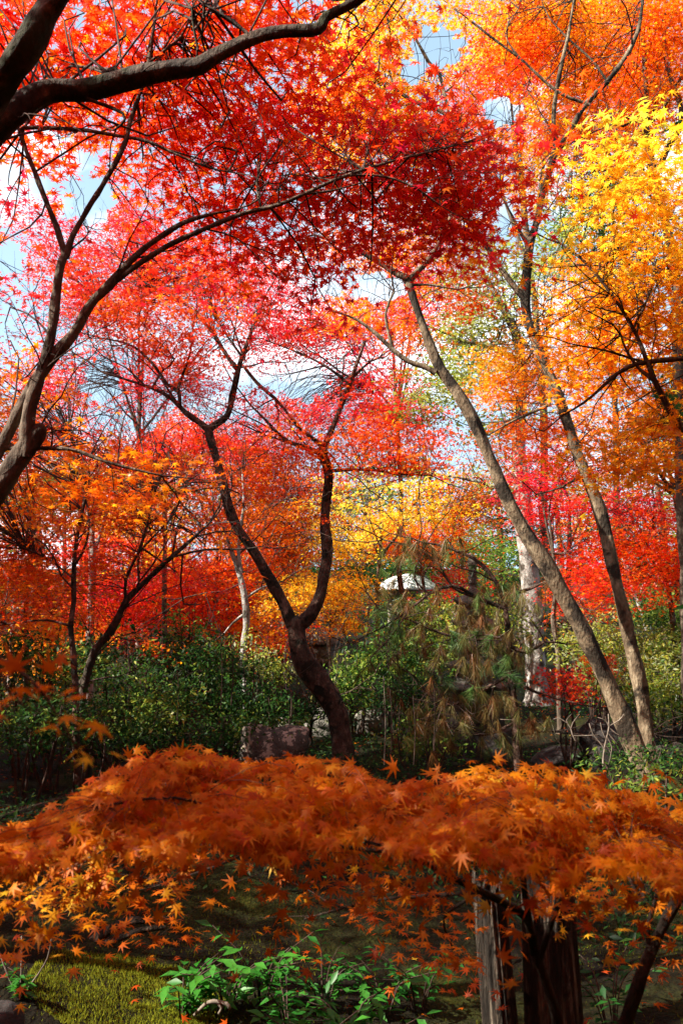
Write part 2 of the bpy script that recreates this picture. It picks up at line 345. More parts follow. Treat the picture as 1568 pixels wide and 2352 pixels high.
def tree(name, label, cat, limbs, depth, bark, pads, group=None, leafm=None, twig=(.006, 2.0, 1.0), step=None, rooted=True, fine=1.0, **kw):
    """limbs: first is the trunk. each a list of (px, py, half width px[, depth])"""
    step = step or depth * .010
    paths = []
    for i, lb in enumerate(limbs):
        a = pix(lb, depth)
        if i == 0 and rooted: a = root_to_ground(a)
        if depth > 3.5 and bark is not BK_WHITE: a[:, 3] *= .80
        s = smooth_path(a, step)
        jt = np.interp(np.linspace(0, 1, len(s)), np.linspace(0, 1, max(3, len(s) // 5)), rng.normal(size=max(3, len(s) // 5)))[:, None]
        s[:, :3] += jt * rng.normal(size=3) * s[:, 3:4] * .22
        paths.append(s)
    b = paths[0][0]
    e = empty(name, (b[0], b[1], g(b[0], b[1])), label, cat, group)
    for i, s in enumerate(paths):
        V, Q = tube(s, 16 if s[:, 3].max() * F / depth > 10 else 8, .13, i + int(depth * 10))
        mesh('trunk' if i == 0 else 'limb', V, None, bark, e, True, None, quads_to_tri(Q))
    more = None
    if fine and len(paths) > 1: more = branchlets(e, [q for q in paths[1:] if q[-1, 3] < .04] + ([paths[0][len(paths[0]) // 2:]] if paths[0][-1, 3] < .04 else []), depth, fine, bool(pads and twig))
    if pads:
        cc = crown(e, pads, leafm, **kw)
        if twig: twigs(e, cc, np.vstack(paths), r0=twig[0], maxd=twig[1], frac=twig[2], more=more)
    return e
#==SCENE==
# ------------------------------------------------------------------ ground
def spaced(lo, hi, c, fine, growth):
    a = [c]; s = fine
    while a[-1] < hi: a.append(a[-1] + s); s *= growth
    b = [c]; s = fine
    while b[-1] > lo: b.append(b[-1] - s); s *= growth
    return np.array(sorted(set(b + a)))
gx = spaced(-140, 140, 0, .05, 1.018); gy = spaced(-40, 200, 5, .05, 1.018)
X, Y = np.meshgrid(gx, gy); Z = ground(X, Y) + .012 * fbm2(X, Y, 9, 11) * (np.hypot(X, Y - 5) < 14)
nx, ny = len(gx), len(gy); i = np.arange(ny - 1)[:, None] * nx + np.arange(nx - 1)[None]
gr = mesh('ground', np.stack([X, Y, Z], -1).reshape(-1, 3), None, GROUND, None, True, None, np.stack([i, i + 1, i + nx + 1, i + nx], -1).reshape(-1, 4))
tag(gr, kind='structure')

# gaps in the crowns: sunlit spots, and openings where the sky shows
for px, py, d, r in [(175, 1940, 1.75, .10), (60, 2010, 1.75, .05), (300, 2315, 3.9, .27), (440, 2250, 3.9, .26), (620, 2270, 3.9, .26), (840, 2270, 3.8, .2), (1145, 2230, 3.25, .16), (1130, 2130, 3.25, .12), (1060, 2270, 3.5, .2),
                     (1310, 1400, 8.5, .22), (1365, 1510, 8.5, .42), (1410, 1620, 8.5, .42), (1225, 1265, 8.5, .16), (1120, 1060, 8.5, .2),
                     (1430, 1450, 9, .34), (1450, 1560, 9, .18), (1468, 1660, 9, .2), (1340, 1110, 9, .25), (1210, 740, 9, .3), (1215, 850, 9, .2),
                     (690, 1640, 13.5, .8), (760, 1640, 13.5, .5), (1500, 1600, 13, 1.2), (1400, 1500, 13, .9), (450, 1560, 10.5, .5), (330, 1540, 10, .5), (880, 1490, 12.5, .8), (830, 1560, 12, .5), (990, 1460, 13, .8), (540, 1530, 11, .4), (610, 1500, 12, .3), (560, 1450, 13, .5),
                     (1130, 1500, 10.3, .28), (1010, 1440, 10.3, .2), (1225, 1480, 16, 1.0), (1220, 1380, 16, .8), (1390, 1690, 7.6, .12), (940, 1335, 28, 2.5), (880, 1120, 15, 1.6), (960, 1160, 15, 1.2), (820, 1220, 15, 1.0), (720, 1350, 15, 1.0), (1450, 1820, 5.5, .2), (150, 1660, 8, .2), (200, 1560, 9, .3), (130, 1490, 9, .25)]:
    HOLES.append((P(px, py, d), r, (.05 if d < 2 else max(.35, 1.4 * r)) if r < 1 or d > 25 else 3.6))
GAPS += [(938, 1338, 60, 18), (205, 455, 62, 58), (195, 375, 26, 30), (1005, 110, 62, 50), (1150, 255, 46, 32), (945, 165, 30, 28), (235, 880, 44, 46), (25, 590, 34, 36), (185, 45, 18, 30), (700, 885, 46, 38), (760, 665, 30, 18), (870, 660, 60, 34), (1160, 500, 20, 40)]

# ------------------------------------------------------------------ near maples
RED = 3.75
tree('maple_tree', 'dark mossy maple limb arching low across the upper left, hung with scarlet leaves', 'tree', [
    [(-330, 1300, 57.4), (-220, 800, 54.1), (-120, 440, 49.2), (-60, 330, 42.6), (25, 262, 34.4), (105, 212, 28.7), (200, 205, 25.4), (285, 184, 24.6), (350, 168, 22.1), (410, 159, 20.5), (455, 152, 19.7), (490, 130, 18.9), (540, 106, 18.0), (595, 84, 17.2), (650, 73, 16.4), (715, 70, 15.6), (738, 60, 13.9), (748, 40, 12.3), (790, 18, 11.5), (850, -15, 9.8), (960, -60, 8.0)],
    [(-120, 440, 41.0, 2.7), (-30, 260, 37.7, 2.5), (40, 130, 34.4, 2.4), (105, 30, 29.5, 2.4), (170, -50, 24.6, 2.4), (300, -240, 18.0, 2.6), (420, -420, 9.8, 3)],
    [(200, 225, 5.0), (282, 260, 4.0), (280, 285, 3.0), (260, 300, 2.0)], [(455, 115, 3.0), (445, 70, 2.0), (440, 20, 2.0)], [(570, 78, 4.0), (530, 45, 3.0), (470, 10, 2.0)],
    [(250, 170, 8.2), (262, 158, 9.8), (272, 175, 7.4)]], 3.1, BK_DARK, [
    (70, 90, 162, 129, 3.75, 0.5, 0.34, 2.30, 0.081), (300, 60, 183, 97, 3.95, 0.6, 0.36, 1.95, 0.078), (230, 190, 118, 54, 3.85, 0.3, 0.60, 0.69, 0.078), (520, 60, 162, 97, 4.15, 0.6, 0.38, 1.84, 0.078),
    (690, 130, 118, 97, 4.25, 0.5, 0.35, 1.38, 0.078), (760, 250, 118, 118, 4.35, 0.5, 0.34, 1.15, 0.078), (520, 230, 205, 86, 4.35, 0.6, 0.36, 1.84, 0.078), (320, 255, 172, 64, 4.25, 0.5, 0.43, 1.38, 0.078), (140, 330, 118, 64, 4.15, 0.5, 0.40, 1.15, 0.078),
    (400, -120, 540, 118, 4.25, 1.2, 0.37, 1.84, 0.091), (-250, 100, 216, 324, 3.65, 1.0, 0.37, 2.07, 0.091)],
    twig=(.004, 1.6, .8), fine=.25)
tree('maple_tree', 'slender pale stemmed maple in the lower left with a dark knob where its stems part', 'tree', [
    [(-80, 1230, 36), (-10, 1135, 31), (40, 1065, 30), (85, 1000, 26), (95, 978, 16)],
    [(62, 1050, 22), (72, 985, 20), (82, 930, 19), (102, 875, 17), (118, 790, 15), (128, 690, 13.5), (138, 620, 12.5), (150, 588, 12)],
    [(150, 592, 11), (138, 545, 9), (128, 515, 9), (106, 462, 8), (80, 395, 8), (60, 345, 6), (46, 300, 5), (28, 265, 4)],
    [(150, 592, 11), (165, 545, 8.5), (200, 480, 8), (245, 408, 8), (285, 332, 8), (300, 275, 7), (322, 213, 6), (338, 165, 6), (350, 90, 5), (362, -15, 4)],
    [(345, 142, 4), (385, 110, 4), (415, 85, 4), (435, 45, 3), (452, -15, 2.5)],
    [(46, 305, 6), (55, 294, 6), (120, 294, 6), (200, 300, 6), (270, 312, 5.5), (340, 325, 5), (400, 352, 4), (480, 385, 3), (545, 398, 2)],
    [(-160, 1270, 20), (-60, 1110, 18), (0, 1022, 16), (40, 950, 17), (85, 877, 17), (130, 820, 17), (170, 775, 16), (205, 710, 14), (250, 660, 13), (290, 612, 11), (345, 562, 9), (420, 515, 7), (480, 492, 5), (545, 478, 3)],
    [(262, 650, 9), (330, 598, 8.5), (400, 556, 8), (480, 521, 7.5), (560, 490, 7), (640, 470, 6), (720, 435, 5.5), (790, 405, 5), (880, 376, 4), (940, 360, 3), (1040, 335, 2)],
    [(800, 402, 4), (880, 405, 3.5), (950, 430, 3), (1010, 472, 2)], [(700, 445, 4), (760, 438, 3), (830, 420, 2)], [(470, 525, 3), (540, 545, 2.5), (600, 600, 2), (640, 640, 1.5)], [(600, 482, 3), (590, 420, 2.5), (610, 380, 2)],
    [(-40, 1026, 8), (50, 1030, 7), (160, 1032, 6), (230, 1056, 5), (310, 1078, 4), (370, 1092, 2.5)]], RED, BK_GREY, [
    (330, 420, 110, 90, 5.00, 0.5, 0.34, 0.76, 0.077), (450, 330, 170, 80, 4.70, 0.5, 0.31, 1.42, 0.079), (470, 440, 140, 100, 4.80, 0.5, 0.30, 1.61, 0.079), (640, 330, 170, 90, 4.70, 0.5, 0.29, 1.71, 0.079), (640, 520, 190, 110, 4.70, 0.5, 0.30, 1.71, 0.079),
    (860, 370, 170, 80, 4.40, 0.5, 0.27, 1.90, 0.079), (830, 490, 190, 90, 4.50, 0.5, 0.28, 1.80, 0.079), (1020, 340, 150, 70, 4.20, 0.4, 0.25, 2.61, 0.079), (1010, 450, 150, 80, 4.20, 0.4, 0.26, 2.38, 0.079), (1130, 400, 90, 70, 4.10, 0.3, 0.24, 2.38, 0.079), (1100, 530, 80, 60, 4.20, 0.3, 0.25, 1.90, 0.079), (985, 560, 100, 50, 4.40, 0.4, 0.27, 1.54, 0.079),
    (700, 640, 150, 50, 4.60, 0.4, 0.27, 1.23, 0.077), (690, 720, 60, 50, 4.60, 0.3, 0.25, 0.66, 0.077), (480, 580, 110, 60, 4.80, 0.4, 0.27, 1.14, 0.077), (420, 640, 80, 40, 4.80, 0.3, 0.26, 0.85, 0.077),
    (60, 660, 90, 70, 5.00, 0.5, 0.27, 0.76, 0.077), (60, 480, 60, 70, 5.20, 0.4, 0.21, 0.66, 0.073), (140, 380, 80, 50, 5.10, 0.4, 0.19, 0.66, 0.073), (90, 330, 70, 40, 4.80, 0.3, 0.58, 0.57, 0.077), (230, 620, 90, 80, 5.30, 0.5, 0.29, 0.85, 0.073),
    (200, 1040, 150, 55, 4.40, 0.4, 0.64, 0.76, 0.074), (320, 1090, 140, 60, 4.60, 0.4, 0.60, 0.85, 0.074), (100, 940, 80, 70, 5.00, 0.4, 0.62, 0.57, 0.074), (40, 870, 60, 70, 5.20, 0.4, 0.64, 0.85, 0.074), (230, 1150, 80, 45, 4.60, 0.3, 0.66, 0.57, 0.074)],
    twig=(.004, 1.5, .9), fine=.5)
tree('maple_tree', 'golden yellow maple reaching in from the right with thin forked boughs', 'tree', [
    [(1900, 1700, 40), (1800, 1350, 30), (1700, 1120, 18), (1600, 1012, 11), (1555, 970, 9), (1520, 908, 8), (1500, 870, 7.5), (1484, 830, 7), (1460, 770, 6), (1420, 700, 5), (1370, 632, 4.5), (1330, 590, 4), (1286, 558, 3)],
    [(1700, 815, 10), (1620, 820, 8.5), (1560, 822, 8), (1500, 828, 7), (1460, 835, 6), (1420, 855, 5), (1380, 890, 5), (1340, 925, 3.5), (1290, 955, 2.5)],
    [(1480, 832, 4), (1440, 820, 4), (1390, 805, 3), (1310, 790, 2)], [(1510, 880, 6), (1470, 850, 5), (1440, 810, 4), (1425, 770, 3)], [(1450, 760, 4), (1480, 700, 3), (1505, 640, 3), (1540, 590, 2)],
    [(1700, 640, 6), (1600, 560, 5), (1540, 500, 4), (1480, 440, 3.5), (1420, 410, 3), (1370, 415, 2), (1310, 450, 1.5)], [(1420, 412, 2.5), (1415, 375, 2), (1380, 345, 1.5), (1320, 360, 1)]], 4.8, BK_TWIG, [
    (1440, 370, 117, 60, 4.20, 0.4, 0.86, 2.17, 0.073), (1425, 450, 108, 60, 4.20, 0.4, 0.88, 1.89, 0.073), (1500, 480, 99, 100, 4.60, 0.4, 0.84, 1.89, 0.071), (1420, 560, 99, 50, 4.40, 0.4, 0.84, 1.30, 0.071), (1530, 620, 72, 80, 4.80, 0.4, 0.82, 2.17, 0.071), (1540, 350, 54, 60, 4.80, 0.4, 0.84, 1.74, 0.071),
    (1445, 680, 135, 70, 5.20, 0.5, 0.76, 2.17, 0.071), (1510, 740, 90, 70, 5.20, 0.5, 0.80, 2.17, 0.071), (1425, 790, 135, 60, 5.60, 0.5, 0.72, 2.17, 0.071), (1345, 720, 72, 60, 5.80, 0.4, 0.68, 1.74, 0.071), (1420, 880, 117, 60, 5.60, 0.5, 0.70, 1.74, 0.071), (1500, 1000, 99, 60, 5.00, 0.5, 0.74, 2.03, 0.071), (1420, 1030, 99, 50, 5.00, 0.5, 0.72, 1.59, 0.071), (1395, 1095, 36, 25, 5.40, 0.2, 0.86, 1.74, 0.071), (1490, 1090, 90, 40, 5.20, 0.4, 0.72, 1.74, 0.071), (1560, 900, 45, 60, 5.50, 0.4, 0.74, 1.16, 0.071)],
    twig=(.0045, 1.4, .9))

# ------------------------------------------------------------------ middle distance trees
tree('maple_tree', 'forked maple leaning on a crooked mottled trunk in the middle of the clearing', 'tree', [
    [(792, 1745, 31), (786, 1690, 29), (778, 1640, 29), (755, 1600, 30), (725, 1562, 31), (698, 1530, 31), (683, 1490, 28), (678, 1455, 27), (680, 1425, 24)],
    [(676, 1440, 20), (655, 1395, 17), (620, 1330, 15.5), (580, 1265, 14.5), (545, 1215, 14), (520, 1160, 13.5), (508, 1110, 13), (497, 1060, 12.5), (483, 1012, 12), (478, 985, 12)],
    [(478, 988, 11), (455, 968, 9), (425, 947, 8.5), (405, 925, 7), (370, 900, 5.5), (300, 875, 4), (235, 855, 2.5)], [(412, 930, 6), (411, 900, 5.5), (385, 882, 5), (360, 845, 4.5), (330, 812, 4), (290, 788, 3), (225, 775, 2)],
    [(411, 902, 5), (420, 860, 4), (436, 810, 3), (444, 745, 2)], [(350, 890, 3.5), (375, 850, 3), (400, 825, 2.5), (350, 770, 2), (320, 730, 1.5)], [(330, 882, 3), (290, 845, 2.5), (240, 820, 1.5)],
    [(478, 988, 12), (500, 972, 10), (524, 953, 9.5), (535, 910, 9.5), (545, 862, 9), (552, 830, 8), (562, 800, 6.5), (575, 765, 5), (592, 725, 3)], [(548, 855, 8), (530, 830, 7), (510, 800, 6.5), (490, 765, 5.5), (440, 710, 4.5), (385, 672, 3.5), (325, 645, 2)],
    [(490, 768, 3.5), (483, 720, 3), (476, 640, 2)], [(556, 820, 4), (535, 790, 3), (500, 740, 2)], [(562, 845, 5), (590, 880, 5), (630, 915, 5), (660, 950, 4.5), (690, 985, 5), (735, 1020, 6)],
    [(690, 1432, 20), (713, 1410, 18), (735, 1367, 17.5), (742, 1325, 16), (751, 1268, 16), (747, 1215, 13.5), (748, 1160, 13.5), (755, 1090, 14.5), (744, 1052, 13), (737, 1028, 12)],
    [(740, 1035, 10), (765, 980, 8), (780, 940, 7.5), (800, 890, 7), (820, 832, 5), (838, 785, 3)], [(735, 1040, 9), (692, 1026, 7.5), (655, 1012, 5), (610, 965, 4), (575, 930, 2.5)], [(758, 1082, 6), (800, 1079, 4.5), (860, 1080, 4), (910, 1088, 3.5), (990, 1092, 2)],
    [(803, 885, 5), (760, 850, 4), (705, 818, 3), (620, 785, 2)], [(805, 870, 4), (850, 830, 3), (885, 820, 2)], [(742, 1268, 16), (752, 1262, 18), (750, 1250, 13)]], 10.4, BK_RED, [
    (330, 720, 120, 70, 10.50, 1.2, 0.35, 1.87, 0.060), (450, 740, 110, 60, 10.00, 1.2, 0.41, 1.72, 0.060), (400, 810, 120, 60, 10.50, 1.2, 0.34, 1.25, 0.060), (560, 690, 130, 60, 10.00, 1.2, 0.29, 1.25, 0.060), (280, 800, 100, 50, 11.00, 1.0, 0.31, 1.09, 0.060), (500, 880, 120, 50, 11.00, 1.0, 0.29, 0.94, 0.060), (350, 930, 110, 40, 11.00, 1.0, 0.27, 0.94, 0.060),
    (650, 850, 110, 50, 11.00, 1.0, 0.27, 0.78, 0.060), (750, 780, 120, 60, 10.50, 1.1, 0.23, 0.94, 0.060), (620, 960, 120, 40, 11.00, 1.0, 0.27, 1.09, 0.060), (850, 930, 110, 40, 10.50, 1.0, 0.29, 1.40, 0.060), (690, 1040, 110, 40, 10.40, 1.0, 0.43, 2.18, 0.060), (880, 1010, 120, 40, 10.00, 1.0, 0.42, 2.50, 0.060), (920, 1060, 130, 30, 10.00, 1.0, 0.46, 2.03, 0.060), (600, 1110, 80, 50, 10.80, 1.0, 0.42, 1.40, 0.060), (880, 760, 80, 50, 11.00, 0.8, 0.21, 0.94, 0.060), (745, 1185, 22, 12, 10.30, 0.2, 0.37, 1.80, 0.050)],
    twig=(.006, 2.2, .5))
tree('maple_tree', 'leaning tan trunked maple right of the pine, forking high under orange leaves', 'tree', [
    [(1448, 1695, 28), (1412, 1612, 26.5), (1372, 1522, 24.5), (1330, 1432, 23.5), (1290, 1362, 22.5), (1250, 1292, 22), (1210, 1230, 21), (1170, 1160, 19.5), (1135, 1082, 18.5), (1110, 1022, 17.5), (1080, 952, 17), (1050, 900, 16.5), (1012, 850, 15.5), (990, 800, 14), (968, 742, 12.5), (950, 690, 12.5), (934, 640, 13)],
    [(934, 642, 13), (912, 632, 11), (880, 610, 9), (840, 586, 7.5), (790, 562, 5.5), (720, 540, 3)], [(940, 645, 11), (972, 612, 9.5), (990, 590, 7.5), (1015, 545, 6.5), (1048, 460, 6), (1055, 370, 6), (1045, 300, 6), (1030, 268, 5.5), (1000, 250, 5.5), (955, 237, 5.5), (905, 205, 4.5), (868, 178, 3.5), (815, 145, 2)],
    [(1030, 268, 5), (1020, 215, 5), (1010, 170, 5), (985, 140, 5), (962, 100, 4), (930, 50, 2.5)], [(905, 206, 4), (892, 150, 3.5), (898, 90, 3), (880, 10, 2)], [(868, 180, 3), (872, 100, 2.5), (862, 20, 2)], [(1020, 215, 3), (1055, 180, 2), (1080, 140, 1.5)],
    [(1002, 855, 10), (970, 840, 8), (935, 828, 7), (900, 800, 7), (862, 765, 5.5), (820, 735, 4), (760, 712, 2.5)], [(900, 800, 5), (885, 720, 4), (905, 670, 3)], [(945, 655, 5), (990, 655, 3.5), (1050, 665, 2)]], 8.5, BK_TAN, [
    (820, 110, 100, 70, 9.00, 0.8, 0.84, 2.03, 0.062), (880, 40, 110, 60, 9.00, 0.8, 0.84, 2.03, 0.062), (780, 250, 110, 80, 9.00, 0.8, 0.82, 2.16, 0.062), (900, 230, 110, 60, 9.20, 0.8, 0.80, 1.22, 0.060), (880, 330, 130, 70, 9.40, 0.8, 0.80, 2.03, 0.060), (1010, 60, 100, 60, 9.00, 0.8, 0.74, 0.94, 0.060), (940, 160, 90, 60, 9.00, 0.8, 0.78, 0.81, 0.060), (1040, 330, 100, 50, 9.50, 0.8, 0.74, 1.35, 0.060), (1020, 480, 130, 70, 9.50, 0.8, 0.70, 1.62, 0.060),
    (900, 590, 90, 40, 9.50, 0.7, 0.66, 1.22, 0.060), (1060, 600, 110, 50, 9.50, 0.8, 0.64, 1.49, 0.060), (1080, 690, 80, 40, 9.30, 0.5, 0.42, 1.35, 0.060), (850, 720, 120, 50, 9.40, 0.7, 0.60, 1.49, 0.060), (790, 560, 100, 40, 9.50, 0.7, 0.50, 1.22, 0.060), (950, 780, 70, 30, 9.60, 0.5, 0.62, 1.08, 0.060)],
    twig=(.004, 1.8, .35), fine=.3)
tree('maple_tree', 'upright tan trunked maple rightmost in the clearing, lit along one side, orange crown', 'tree', [
    [(1492, 1790, 23), (1482, 1700, 21.5), (1472, 1620, 20.5), (1460, 1540, 19.5), (1436, 1440, 18.5), (1412, 1340, 18), (1396, 1260, 17.5), (1375, 1170, 18), (1346, 1092, 16.5), (1320, 1030, 15.5), (1295, 950, 15), (1270, 880, 14), (1232, 795, 13.5), (1211, 730, 14), (1206, 670, 14), (1210, 605, 13.5), (1217, 560, 12), (1235, 508, 10), (1245, 460, 9.5), (1256, 420, 9.5), (1270, 370, 9.5), (1279, 330, 10)],
    [(1279, 335, 9), (1270, 290, 7.5), (1272, 240, 6.5), (1285, 160, 6.5), (1297, 110, 6), (1306, 70, 4.5), (1320, -20, 3)], [(1280, 335, 9), (1312, 292, 8.5), (1345, 240, 8.5), (1392, 190, 8), (1436, 130, 7.5), (1460, 82, 6.5), (1470, 40, 5.5), (1478, -30, 4)],
    [(1352, 242, 6), (1325, 232, 5), (1290, 218, 5), (1250, 188, 4.5), (1200, 140, 4), (1140, 95, 4), (1085, 52, 3), (1030, 8, 2)], [(1200, 142, 3), (1160, 80, 2), (1190, 20, 1.5)], [(1395, 188, 4), (1360, 140, 3.5), (1310, 95, 3), (1260, 40, 2), (1240, -10, 1.5)], [(1208, 695, 10), (1172, 652, 8.5), (1130, 590, 7), (1092, 532, 6.5), (1062, 498, 5), (1010, 440, 3)], [(1217, 570, 8), (1194, 535, 5), (1178, 500, 3.5), (1150, 450, 2)], [(1345, 1085, 5), (1290, 1120, 3), (1230, 1135, 2)], [(1260, 930, 5), (1180, 965, 3), (1120, 1000, 2)]], 9.0, BK_TAN, [
    (1150, 60, 130, 60, 10.00, 0.8, 0.76, 1.89, 0.060), (1250, 40, 130, 60, 10.00, 0.8, 0.72, 2.03, 0.060), (1170, 160, 90, 60, 10.30, 0.8, 0.40, 1.16, 0.060), (1240, 140, 80, 60, 10.40, 0.8, 0.46, 1.45, 0.060), (1340, 130, 110, 70, 10.00, 0.8, 0.68, 2.03, 0.060), (1330, 260, 100, 50, 10.30, 0.8, 0.66, 1.89, 0.060), (1230, 290, 80, 50, 10.50, 0.8, 0.74, 1.45, 0.060), (1130, 320, 70, 40, 10.60, 0.6, 0.56, 1.01, 0.060), (1090, 200, 70, 40, 10.60, 0.6, 0.38, 0.72, 0.060), (1200, 430, 60, 60, 10.00, 0.6, 0.84, 1.16, 0.060),
    (1170, 830, 90, 40, 10.60, 0.6, 0.82, 2.32, 0.060), (1150, 900, 100, 50, 10.80, 0.6, 0.72, 2.03, 0.060), (1290, 870, 90, 50, 10.80, 0.6, 0.66, 1.45, 0.060), (1240, 990, 100, 40, 10.80, 0.6, 0.56, 2.03, 0.060), (1300, 1060, 60, 40, 10.60, 0.5, 0.54, 1.30, 0.060), (1140, 1030, 60, 40, 10.60, 0.5, 0.62, 1.45, 0.060)],
    twig=(.004, 1.8, .35), fine=.3)
tree('maple_tree', 'many stemmed maple behind the yellow leaves in the upper right corner', 'tree', [
    [(1590, 1680, 24), (1572, 1200, 21), (1560, 900, 19), (1550, 640, 17), (1535, 545, 15), (1505, 430, 13), (1488, 330, 11), (1482, 290, 9), (1483, 215, 7.5), (1480, 165, 7), (1477, 104, 6.5), (1464, 60, 5.5), (1445, -20, 4)],
    [(1500, 410, 9), (1535, 330, 9), (1555, 300, 8.5), (1562, 250, 8), (1542, 188, 7.5), (1528, 135, 6.5), (1524, 67, 5.5), (1525, -20, 4)], [(1485, 290, 6), (1520, 250, 5), (1545, 210, 4), (1575, 150, 3)], [(1483, 215, 4), (1505, 165, 3.5), (1520, 90, 3), (1550, 30, 2)], [(1480, 170, 4), (1440, 130, 3), (1400, 100, 2)], [(1470, 260, 4), (1430, 290, 4), (1405, 270, 4), (1385, 215, 3), (1375, 160, 2)]], 10.5, BK_GREY, [
    (1450, 60, 120, 70, 10.50, 1.0, 0.58, 1.82, 0.062), (1540, 120, 70, 110, 10.80, 1.0, 0.56, 2.08, 0.062), (1440, 180, 110, 60, 11.00, 1.0, 0.55, 1.82, 0.062), (1500, 270, 90, 50, 11.00, 1.0, 0.60, 1.56, 0.062), (1400, 240, 70, 40, 11.00, 0.8, 0.50, 1.30, 0.062), (1530, 20, 60, 50, 10.50, 1.0, 0.56, 2.08, 0.060)],
    twig=(.004, 2.0, .4), fine=.4)
tree('maple_tree', 'thin straight dark maple stem at the left edge of the shrubs', 'tree', [
    [(176, 1705, 10), (172, 1600, 9), (167, 1500, 8.5), (163, 1440, 8), (170, 1380, 7), (170, 1300, 6.5), (176, 1240, 5.5), (190, 1172, 4.5), (208, 1100, 3)], [(163, 1438, 4), (110, 1424, 3.5), (40, 1430, 2.5), (-30, 1440, 1.5)], [(172, 1300, 4), (198, 1250, 3.5), (205, 1190, 3), (190, 1120, 2)], [(170, 1330, 3), (120, 1290, 2), (60, 1260, 1.5)]], 8.2, BK_RED, [
    (60, 1300, 110, 60, 8.5, .8, .48, 1.6, .06), (80, 1200, 110, 50, 8.5, .8, .56, 1.5, .06), (200, 1210, 80, 40, 8.3, .7, .5, .8, .06), (40, 1400, 90, 40, 8.6, .7, .40, 1.4, .06), (60, 1060, 80, 50, 8.5, .8, .42, 1.1, .06), (-150, 1250, 120, 200, 8.5, 1.5, .5, 1.5, .08), (-200, 900, 150, 150, 8.5, 1.5, .5, 1.5, .08)], twig=(.006, 1.8, .8))
tree('maple_tree', 'dark maple leaning to the right with fanned black branches among red leaves', 'tree', [
    [(205, 1690, 13), (190, 1620, 12), (210, 1520, 11.5), (228, 1480, 11), (252, 1448, 10.5), (280, 1391, 9.5), (302, 1364, 9), (360, 1311, 7.5), (415, 1262, 5.5), (478, 1205, 3)], [(170, 1590, 7), (196, 1552, 6.5), (214, 1505, 6)], [(290, 1375, 5), (290, 1330, 4.5), (314, 1278, 4), (330, 1232, 3.5), (350, 1160, 2.5), (356, 1130, 1.5)], [(318, 1270, 3), (350, 1235, 2.5), (400, 1180, 2), (420, 1110, 1.2)], [(395, 1280, 3.5), (470, 1263, 3), (555, 1262, 2.5), (600, 1255, 1.5)], [(395, 1278, 2.5), (405, 1230, 2), (430, 1150, 1.2)], [(240, 1460, 4), (265, 1420, 3), (290, 1395, 2)]], 8.8, BK_DARK, [
    (300, 1180, 120, 50, 9, .8, .46, 1.7, .06), (400, 1150, 110, 50, 11, .8, .40, 1.7, .06), (380, 1240, 140, 40, 11, .8, .40, 1.5, .06), (480, 1200, 90, 50, 11.2, .8, .38, 1.5, .06), (260, 1290, 100, 40, 9, .7, .34, 1.2, .06), (330, 1060, 120, 45, 9.2, .8, .34, 1.4, .06), (470, 1060, 100, 50, 11.2, .8, .38, 1.4, .06), (460, 1340, 110, 35, 11.2, .7, .32, 1.2, .06), (180, 1340, 70, 40, 9, .6, .42, 1.0, .06)], twig=(.006, 1.8, .9))
tree('slender_tree', 'slender white barked tree rising out of the green shrubs', 'tree', [
    [(567, 1650, 8), (562, 1560, 7.5), (556, 1500, 7.5), (565, 1440, 7.5), (563, 1380, 7.5), (556, 1340, 7), (549, 1312, 6.5), (539, 1285, 5.5), (528, 1255, 4), (516, 1220, 2)], [(556, 1318, 5), (549, 1280, 4.5), (551, 1230, 4), (560, 1150, 3), (556, 1080, 2)], [(562, 1375, 3), (600, 1350, 2.5), (650, 1335, 1.5)], [(563, 1410, 3.5), (535, 1430, 2.5), (515, 1455, 1.5)]], 13, BK_WHITE, [
    (560, 1180, 90, 50, 13.5, 1, .56, 1.1, .07), (520, 1240, 70, 30, 13.5, .8, .52, 1, .07), (580, 1090, 80, 40, 13.5, .8, .5, .9, .07)], twig=(.006, 2, .7))
tree('oak_tree', 'tall thick pale grey trunk in bright sun with a silvery green crown', 'tree', [
    [(1231, 1560, 27), (1226, 1480, 23), (1222, 1400, 22), (1212, 1300, 20.5), (1202, 1200, 19.5), (1196, 1100, 18), (1190, 1000, 17.5), (1192, 930, 15), (1200, 860, 13), (1180, 760, 10), (1150, 700, 7), (1120, 640, 4)], [(1195, 900, 9), (1225, 860, 7), (1250, 800, 5), (1262, 730, 3)], [(1192, 830, 7), (1130, 800, 5), (1060, 780, 3)], [(1200, 1150, 6), (1140, 1120, 4), (1070, 1100, 3), (980, 1085, 2)]], 16, BK_WHITE, [
    (1080, 650, 90, 60, 16, 1.5, .84, 1.1, .11), (1130, 720, 90, 70, 16, 1.5, .88, 1.2, .11), (1050, 780, 90, 60, 16.5, 1.5, .86, 1.0, .11), (1000, 870, 90, 60, 16.5, 1.5, .82, 1.1, .11), (1100, 860, 90, 60, 16, 1.5, .84, 1.0, .11), (1230, 620, 50, 60, 16, 1.5, .90, 1.0, .11), (960, 950, 70, 40, 16.5, 1.2, .76, 1.0, .11), (1150, 980, 70, 60, 16.5, 1.2, .8, .8, .11), (1160, 1080, 60, 50, 16.3, 1, .9, .8, .11), (1030, 1110, 100, 30, 15.5, .8, .88, 1.0, .10)],
    leafm=GREEN, twig=(.006, 2.5, .5), shape='oval')
